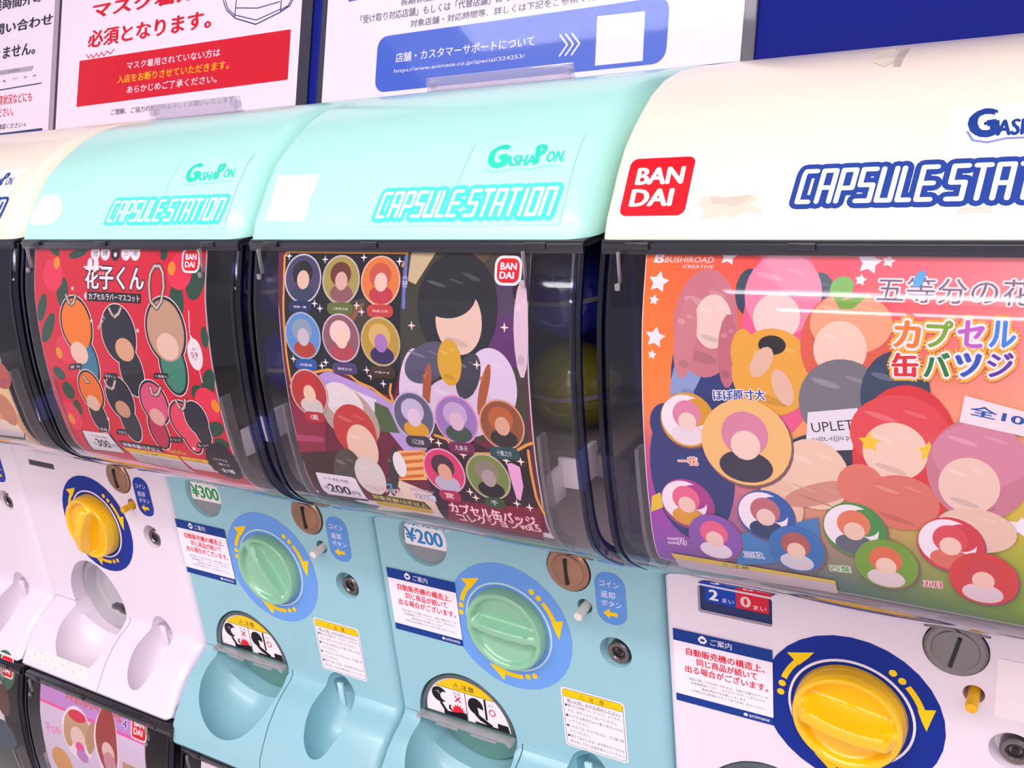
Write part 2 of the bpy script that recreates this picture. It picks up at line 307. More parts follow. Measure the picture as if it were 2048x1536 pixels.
ART = {
'n1': [('t','30323e','休業時間外の',-1.629,.6392,.5238,.0584,0,.04,None,.06,0),('t','30323e','お問い合わせ',-1.6178,.5174,.6101,.0583,0,.04,None,.06,0),('t','30323e','できません。',-1.606,.3885,.4639,.0629,0,.04,None,.06,0),('p','b4b0c0',[(-1.5649,.3092),(-1.1582,.3073),(-1.1472,.3311),(-1.5673,.3353)]),('t','50505e','お知らせ・店舗情報',-1.507,.3158,.239,.0118,0,0,None,.06,0),('t','50505e','通販',-1.4123,.2703,.026,.0117,0,0,None,.06,0),('t','50505e','アカウント',-1.3279,.2746,.052,.0116,0,0,None,.06,0),('t','50505e','検索',-1.2273,.2736,.0258,.0115,0,0,None,.06,0),('t','50505e','店舗',-1.1514,.2751,.0246,.0114,0,0,None,.06,0),('l','2a3670',[(-1.6,.2308),(-1.0755,.2385)],.006),('t','d8122e','出荷状況などにも',-1.484,.1547,.3354,.0492,0,.02,None,.06,0),('t','d8122e','ご確認ください。',-1.6128,.0927,.3098,.0478,0,.02,None,.06,0),('t','2c2c38','ご確認ください→',-1.4642,.0292,.2767,.0283,0,.01,None,.06,0),('l','2a3670',[(-1.579,.0028),(-1.051,.0102)],.012)],
'n2': [('t','d8122e','マスク着用',-.6965,.5047,.7373,.0761,0,.05,None,.06,0),('t','d8122e','必須となります。',-.7202,.3702,.8519,.0834,0,.04,None,.06,0),('l','d8122e',[(-.7239,.3419),(-.7063,.3253),(-.6898,.3401),(-.6703,.3217),(-.65,.3416),(-.6307,.3233),(-.6106,.3431),(-.5913,.3232),(-.5715,.3445),(-.5424,.3281),(-.5201,.3474)],.005),('p','d6142c',[(-.7757,.3182),(.6042,.3111),(.6044,.1096),(-.7804,.0996)]),('t','f4eef6','マスク着用されていない方は',-.4177,.2436,.6164,.0348,0,.012,None,.06,0),('t','ffc400','入店をお断りさせていただきます。',-.4817,.185,.7386,.0374,0,.014,None,.06,0),('t','f4eef6','あらかじめご了承ください。',-.4079,.1334,.5946,.0348,0,.012,None,.06,0),('t','3a3a48','ご理解、ご協力の程何卒よろしくお願いいたします。',-.5169,.042,.8323,.027,0,.008,None,.06,0),('l','2a2f66',[(.3296,-.0004),(.6745,.0004)],.006),('l','30366e',[(.2791,.4988),(.2742,.3947),(.402,.354),(.5392,.3865),(.5423,.4636)],.005),('l','30366e',[(.2775,.4367),(.4065,.4196),(.5322,.4297)],.004),('l','30366e',[(.2744,.4079),(.4039,.371),(.5368,.3985)],.004),('l','30366e',[(.199,.5095),(.2025,.4697),(.225,.4325),(.2739,.3972)],.005),('l','30366e',[(.2105,.5079),(.2154,.468),(.2338,.4363),(.2767,.4056)],.004),('l','30366e',[(.6094,.4361),(.5895,.406),(.5391,.3874)],.005),('l','30366e',[(.6009,.4372),(.5797,.4072),(.5397,.3958)],.004)],
'n3': [('p','5560c8',[(.9023,.3814),(1.0469,.385),(.9001,.4259)]),('t','4a4658','長期休業店舗での受け取りの際は',1.1589,.3329,.5374,.0274,0,.008,None,.06,0),('t','4a4658','「受け取り対応店舗」もしくは「代替店舗」にてお受け取り',.9683,.2887,.8256,.0319,0,.008,None,.06,0),('t','4a4658','対象店舗・対応時間等、詳しくは下記をご参照ください。',1.2112,.2474,.8425,.0278,0,.008,None,.06,0),('r','4468cc',1.0611,.0201,2.2344,.2292,.045),('t','f4eef6','店舗・カスタマーサポートについて',1.1524,.1245,.5984,.0359,0,.012,None,.06,0),('t','f4eef6','https://www.animate.co.jp/special/324253/',1.1499,.083,.5664,.0179,0,0,None,.06,0),('l','f4eef6',[(1.848,.1503),(1.8785,.1145),(1.852,.0804)],.006),('l','f4eef6',[(1.8713,.1497),(1.9009,.1141),(1.8746,.0802)],.006),('l','f4eef6',[(1.8951,.1491),(1.9237,.1137),(1.8977,.0799)],.006),('p','f4eef6',[(1.9832,.1954),(2.1518,.1912),(2.1565,.0344),(1.9877,.035)])],
'NOT': [('r','f2eaf6',0,0,.27,.232,0),('r','123a8c',0,.195,.27,.232,0),('r','123a8c',0,0,.27,.024,0),('t','f4eef6','ご案内',.105,.2035,.058,.02,0,0,None,.06,0),('e','f4eef6',.083,.2135,.0125,.0095),('p','f4eef6',[(.071,.214),(.076,.2235),(.083,.2275),(.09,.2235),(.095,.214)]),('e','123a8c',.083,.2135,.007,.004),('l','f4eef6',[(.077,.206),(.08,.203)],.003),('l','f4eef6',[(.086,.203),(.089,.206)],.003),('t','d8122e','自動販売機の構造上、',.035,.156,.215,.024,0,.03,None,.06,0),('t','d8122e','同じ商品が続いて',.064,.128,.165,.024,0,.03,None,.06,0),('t','d8122e','出る場合がございます。',.03,.1,.228,.024,0,.03,None,.06,0),('t','26242e','商品に関してのお問い合わせは、台紙に記載されている',.04,.0775,.215,.0085,0,.015,None,.06,0),('t','26242e','お客様相談センター・カスタマーサポート窓口などに',.045,.065,.205,.0085,0,.015,None,.06,0),('t','26242e','直接お問合せをお願いいたします。',.075,.0525,.125,.0085,0,.015,None,.06,0),('t','26242e','ご不明な点は店頭のスタッフまでお申し付けください。',.042,.04,.21,.0085,0,.015,None,.06,0),('t','f4eef6','animate',.205,.0075,.055,.011,0,.012,None,.06,0),('e','f4eef6',.196,.012,.006,.005)],
'CAU': [('r','f1eaf2',0,0,.21,.215,.012),('r','2a2630',.005,.005,.205,.21,.01),('r','f1eaf2',.0065,.0065,.2035,.2085,.009),('r','f2c800',.0065,.183,.2035,.2085,.006),('r','2a2630',.0065,.182,.2035,.1833,0),('t','2a2630','⚠',.06,.187,.018,.017,0,0,None,.06,0),('t','2a2630','注',.094,.186,.016,.017,0,0,None,.06,0),('t','2a2630','意',.128,.186,.016,.017,0,0,None,.06,0),('t','2a2630','購入の際、必ずお読みください。',.018,.165,.178,.0115,0,.004,None,.06,0),('t','2a2630','●倒れると危険です。のったり、よりかかっ',.01,.1464,.19,.0115,0,.004,None,.06,0),('t','2a2630','たり、ゆすったりしないでください。',.018,.1278,.165,.0115,0,.004,None,.06,0),('t','2a2630','●カプセル取出口より奥へ手を入れな',.01,.1092,.19,.0115,0,.004,None,.06,0),('t','2a2630','いでください。',.018,.0906,.07,.0115,0,.004,None,.06,0),('t','2a2630','●いらなくなったカプセルは、ゴミ箱に捨',.01,.072,.19,.0115,0,.004,None,.06,0),('t','2a2630','ててください。',.018,.0534,.07,.0115,0,.004,None,.06,0),('t','2a2630','●続けて出すときは、必ず前のカプセルを',.01,.0348,.19,.0115,0,.004,None,.06,0),('t','2a2630','取り出してからお金を投入してください。',.018,.0162,.183,.0115,0,.004,None,.06,0),('r','2a2630',.018,.1635,.196,.1648,0)],
'PILL_BLUE': [('r','6096dc',-.047,-.082,.047,.085,.042),('t','f4eef6','コイン',-.032,.038,.06,.018,0,0,None,0,0),('t','f4eef6','返却',-.03,.002,.044,.022,0,0,None,0,0),('t','f4eef6','ボタン',-.03,-.024,.062,.018,0,0,None,0,0),('p','f6cc10',[(-.026,-.048),(-.006,-.032),(-.006,-.042),(.018,-.042),(.018,-.054),(-.006,-.054),(-.006,-.064)])],
'PILL_NAVY': [('r','1c3c9c',-.047,-.082,.047,.085,.042),('t','f4eef6','コイン',-.032,.038,.06,.018,0,0,None,0,0),('t','f4eef6','返却',-.03,.002,.044,.022,0,0,None,0,0),('t','f4eef6','ボタン',-.03,-.024,.062,.018,0,0,None,0,0),('p','f6cc10',[(-.026,-.048),(-.006,-.032),(-.006,-.042),(.018,-.042),(.018,-.054),(-.006,-.054),(-.006,-.064)])],
'RING_BLUE': [('e','6a9ee6',0,0,.2184,.2184),('e','f6cc10',.0967,.1434,.0095,.0095),('e','f6cc10',.118,.1265,.0095,.0095),('p','f6cc10',[(.1366,.1187),(.142,.1122),(.1472,.1054),(.152,.0983),(.1564,.091),(.1605,.0836),(.1643,.0759),(.1677,.0681),(.1707,.0601),(.1734,.052),(.1756,.0438),(.1611,.0402),(.159,.0477),(.1566,.0551),(.1538,.0625),(.1507,.0696),(.1472,.0767),(.1435,.0835),(.1394,.0902),(.135,.0966),(.1303,.1029),(.1253,.1089)]),('p','f6cc10',[(.1541,.0561),(.1948,.0671),(.1837,.0291),(.176,0),(.1654,.0232)]),('e','f6cc10',-.1726,.0121,.0095,.0095),('e','f6cc10',-.1686,.0389,.0095,.0095),('p','f6cc10',[(-.1711,.0589),(-.1682,.0669),(-.1648,.0748),(-.1611,.0825),(-.1571,.09),(-.1527,.0973),(-.1479,.1043),(-.1428,.1112),(-.1374,.1178),(-.1317,.1241),(-.1257,.1302),(-.1153,.1194),(-.1208,.1138),(-.126,.108),(-.131,.102),(-.1356,.0957),(-.14,.0892),(-.144,.0825),(-.1478,.0756),(-.1512,.0686),(-.1542,.0614),(-.157,.054)]),('p','f6cc10',[(-.1256,.1054),(-.1555,.1351),(-.1171,.1445),(-.088,.1524),(-.1028,.1316)]),('e','f6cc10',.0758,-.1555,.0095,.0095),('e','f6cc10',.0506,-.1654,.0095,.0095),('p','f6cc10',[(.0345,-.1777),(.0261,-.1791),(.0177,-.1801),(.0092,-.1808),(.0006,-.181),(-.0079,-.1808),(-.0164,-.1803),(-.0249,-.1793),(-.0333,-.1779),(-.0416,-.1761),(-.0499,-.174),(-.0458,-.1596),(-.0382,-.1615),(-.0305,-.1632),(-.0228,-.1644),(-.015,-.1653),(-.0072,-.1658),(.0006,-.166),(.0084,-.1658),(.0162,-.1652),(.024,-.1643),(.0317,-.163)]),('p','f6cc10',[(-.0285,-.1615),(-.0393,-.2022),(-.0667,-.1736),(-.088,-.1524),(-.0626,-.1548)])],
'RING_NAVY': [('e','0c2c90',0,0,.2184,.2184),('e','f6cc10',.0967,.1434,.0095,.0095),('e','f6cc10',.118,.1265,.0095,.0095),('p','f6cc10',[(.1366,.1187),(.142,.1122),(.1472,.1054),(.152,.0983),(.1564,.091),(.1605,.0836),(.1643,.0759),(.1677,.0681),(.1707,.0601),(.1734,.052),(.1756,.0438),(.1611,.0402),(.159,.0477),(.1566,.0551),(.1538,.0625),(.1507,.0696),(.1472,.0767),(.1435,.0835),(.1394,.0902),(.135,.0966),(.1303,.1029),(.1253,.1089)]),('p','f6cc10',[(.1541,.0561),(.1948,.0671),(.1837,.0291),(.176,0),(.1654,.0232)]),('e','f6cc10',-.1726,.0121,.0095,.0095),('e','f6cc10',-.1686,.0389,.0095,.0095),('p','f6cc10',[(-.1711,.0589),(-.1682,.0669),(-.1648,.0748),(-.1611,.0825),(-.1571,.09),(-.1527,.0973),(-.1479,.1043),(-.1428,.1112),(-.1374,.1178),(-.1317,.1241),(-.1257,.1302),(-.1153,.1194),(-.1208,.1138),(-.126,.108),(-.131,.102),(-.1356,.0957),(-.14,.0892),(-.144,.0825),(-.1478,.0756),(-.1512,.0686),(-.1542,.0614),(-.157,.054)]),('p','f6cc10',[(-.1256,.1054),(-.1555,.1351),(-.1171,.1445),(-.088,.1524),(-.1028,.1316)]),('e','f6cc10',.0758,-.1555,.0095,.0095),('e','f6cc10',.0506,-.1654,.0095,.0095),('p','f6cc10',[(.0345,-.1777),(.0261,-.1791),(.0177,-.1801),(.0092,-.1808),(.0006,-.181),(-.0079,-.1808),(-.0164,-.1803),(-.0249,-.1793),(-.0333,-.1779),(-.0416,-.1761),(-.0499,-.174),(-.0458,-.1596),(-.0382,-.1615),(-.0305,-.1632),(-.0228,-.1644),(-.015,-.1653),(-.0072,-.1658),(.0006,-.166),(.0084,-.1658),(.0162,-.1652),(.024,-.1643),(.0317,-.163)]),('p','f6cc10',[(-.0285,-.1615),(-.0393,-.2022),(-.0667,-.1736),(-.088,-.1524),(-.0626,-.1548)])],
'COUNT': [('r','2c3a66',-.0965,-.04,.0965,.04,.006),('r','1c46b0',-.082,-.012,.001,.037,0),('r','d22a3e',.001,-.012,.086,.037,0),('t','f4eef6','2',-.072,-.004,.026,.032,0,.04,None,0,0),('t','f4eef6','まい',-.036,-.004,.032,.013,0,.02,None,0,0),('t','e8c8d0','0',.012,-.005,.028,.032,0,.04,None,0,0),('t','f4eef6','まい',.046,-.006,.034,.013,0,.02,None,0,0)],
'PR2': [('e','8c9298',0,0,.088,.088),('p','f2ecf0',[(-.082,-.03),(-.078,-.034),(.078,-.034),(.085,0),(.074,.045),(.05,.07),(0,.088),(-.05,.07),(-.074,.045)]),('t','2c86c8','¥200',-.074,-.024,.145,.052,0,.03,None,0,-.1)],
'PR3': [('e','8c9298',0,0,.088,.088),('p','f2ecf0',[(-.082,-.03),(-.078,-.034),(.078,-.034),(.085,0),(.074,.045),(.05,.07),(0,.088),(-.05,.07),(-.074,.045)]),('t','2c9c58','¥300',-.074,-.024,.145,.052,0,.03,None,0,-.1)],
'GATE': [('p','efe8ee',[(.166,.004),(.1646,.0257),(.1603,.047),(.1534,.0675),(.1438,.087),(.1317,.1051),(.1174,.1214),(.1011,.1357),(.083,.1478),(.0635,.1574),(.043,.1643),(.0217,.1686),(0,.17),(-.0217,.1686),(-.043,.1643),(-.0635,.1574),(-.083,.1478),(-.1011,.1357),(-.1174,.1214),(-.1317,.1051),(-.1438,.087),(-.1534,.0675),(-.1603,.047),(-.1646,.0257),(-.166,.004)]),('p','f0c410',[(.1151,.1131),(.1071,.1209),(.0985,.1281),(.0895,.1346),(.08,.1406),(.0701,.1458),(.0599,.1503),(.0494,.1542),(.0387,.1572),(.0278,.1596),(.0167,.1611),(.0056,.1619),(-.0056,.1619),(-.0167,.1611),(-.0278,.1596),(-.0387,.1572),(-.0494,.1542),(-.0599,.1503),(-.0701,.1458),(-.08,.1406),(-.0895,.1346),(-.0985,.1281),(-.1071,.1209),(-.1151,.1131)]),('l','23212a',[(-.115,.1125),(.115,.1125)],.002),('l','23212a',[(0,.11),(0,.006)],.003),('t','23212a','⚠注意',-.045,.119,.085,.024,0,.01,None,0,0),('e','15141a',-.105,.078,.032,.03),('e','efe8ee',-.083,.074,.02,.018),('l','f4eef6',[(-.118,.088),(-.108,.09),(-.107,.08)],.002),('p','15141a',[(-.11,.045),(-.1,.05),(-.075,.012),(-.09,.012)]),('p','15141a',[(-.072,.043),(-.062,.05),(-.066,.034),(-.045,.02),(-.05,.016),(-.074,.03)]),('s','e01838',-.035,.03,.03,14,.6,0),('p','15141a',[(-.095,.004),(-.095,.018),(-.05,.022),(-.02,.03),(-.002,.03),(-.002,.004)]),('l','d01838',[(-.042,.088),(-.022,.068)],.005),('l','d01838',[(-.022,.088),(-.042,.068)],.005),('t','33313a','だめ',-.048,.093,.03,.012,0,0,None,0,0),('e','15141a',.038,.072,.03,.032),('p','efe8ee',[(.045,.07),(.075,.062),(.05,.03)]),('p','15141a',[(.03,.04),(.04,.046),(.1,.014),(.09,.006),(.05,.02)]),('r','15141a',.073,.03,.081,.11,0),('t','33313a','よい',.09,.088,.024,.01,0,0,None,0,0),('e','d01838',.102,.065,.013,.013),('e','efe8ee',.102,.065,.009,.009),('p','15141a',[(.118,.004),(.118,.03),(.158,.03),(.163,.004)]),('p','15141a',[(.03,.004),(.03,.012),(.118,.01),(.118,.004)])],
'MINT': [('r','b2f1e5',-.07,.03,.475,.135,0),('r','b2f1e5',.2,.13,.475,.262,0),('l','9fd8d0',[(-.07,.03),(.475,.03),(.475,.262),(.2,.262),(.19,.135),(-.07,.135),(-.07,.03)],.0012),('k','4cecd2','d4fff8',-.0197,.054,.4739,.0611),('t','2fd8ba','G',.2514,.1681,.0538,.0672,.0773,.07,'c4f7ee',0,0),('t','2fd8ba','ASHA',.2954,.174,.0824,.0295,0,.05,None,.06,0),('t','2fd8ba','P',.3753,.1754,.0287,.0538,.1777,.07,None,.06,0),('t','2fd8ba','ON.',.401,.1806,.0471,.0289,0,.05,None,.06,0),('l','8fe8dc',[(.2478,.1709),(.2738,.1605),(.3299,.1672),(.3692,.1628),(.4038,.1715),(.4409,.1697)],.004)],
'TORNA': [('p','f0f2f2',[(-.394,.0449),(-.4041,.0883),(-.393,.1315),(-.379,.1433),(-.3317,.1508),(-.2986,.1378),(-.2733,.1201),(-.251,.0942),(-.2565,.0739),(-.2764,.0487),(-.3288,.0444)])],
'TORNB': [('p','eeeef0',[(-.3826,.0503),(-.3804,.0617),(-.384,.1434),(-.3899,.1785),(-.3578,.1818),(-.3112,.1753),(-.2654,.1794),(-.242,.1724),(-.2394,.1347),(-.248,.1043),(-.2427,.0695),(-.2455,.0462),(-.3098,.0455)])],
'CREAM': [('p','fbf4f2',[(-.0679,.0498),(-.0738,.144),(.1914,.1442),(.1866,.2649),(.4349,.2632),(.4253,.0556)]),('p','fbf4f2',[(.1914,.1442),(.1866,.2649),(.348,.2578),(.3435,.1286)]),('k','1d3f94','f8f6fc',-.0469,.0706,.4735,.0622),('t','1d3f8c','G',.2255,.1835,.0484,.0687,.1529,.07,'f8f6fc',0,0),('t','1d3f8c','ASHA',.2657,.1893,.0785,.0354,0,.05,None,.06,0),('t','1d3f8c','P',.3429,.1902,.0278,.0568,.1515,.07,None,.06,0),('t','1d3f8c','ON.',.369,.1924,.0415,.0324,0,.05,None,.06,0),('l','7c8cc8',[(.222,.2008),(.2319,.1831),(.2545,.1774),(.2817,.184),(.3181,.1837),(.3447,.186)],.004)],
'WEAR': [('p','d8d0bc',[(-.2247,.0871),(-.2003,.0887),(-.1751,.0836),(-.1442,.0894),(-.1241,.0867),(-.119,.08),(-.1327,.0695),(-.1074,.0581),(-.1098,.0496),(-.1379,.0544),(-.1598,.0423),(-.1763,.0464),(-.192,.0427),(-.2206,.043),(-.2194,.0602),(-.2341,.0716)]),('p','c8c0b2',[(-.2121,.0859),(-.1832,.0838),(-.1281,.0876),(-.1414,.074),(-.1593,.0635),(-.1847,.0706),(-.2047,.0688)]),('p','dccfc0',[(.2201,.0413),(.2267,.054),(.2452,.0555),(.2743,.055),(.2769,.044),(.2461,.0461)]),('p','b8b0a4',[(.0599,.5489),(.0774,.5489),(.081,.4135),(.0666,.4222)]),('p','d8d0c0',[(.0229,.454),(.0169,.602),(.0078,.8626),(.0648,.4434),(.0499,.4211)])],
'BAN': [('r','fff6f4',-.4,.041,-.25,.184,.02),('r','e01020',-.394,.047,-.256,.178,.016),('t','f4eef6','BAN',-.3747,.1164,.1021,.0393,0,.045,None,0,0),('t','f4eef6','DAI',-.3774,.068,.0911,.0393,0,.045,None,0,0)],
'P0': [('r','e8a468',-.33,0,.37,1.121,0),('r','f0c890',-.33,.55,.37,1.121,0),('r','f4e0d0',.05,.3,.34,.52,.02),('e','b85c50',.3448,.6946,.06,.05),('e','c88868',.3093,.5625,.05,.06),('t','8a4c9c','ミニフィギュア',.1152,.6104,.2642,.026,.1945,.02,None,.06,0),('p','24262e',[(-.5357,.3315),(.295,.4242),(.3497,.4727),(-.3615,.4727)]),('p','e4dce4',[(.1272,.4295),(.3106,.444),(.3435,.4727),(.1504,.4727)]),('t','40404c','対象年齢15才以上',-.0428,.4727,.355,0,0,0,None,.06,0)],
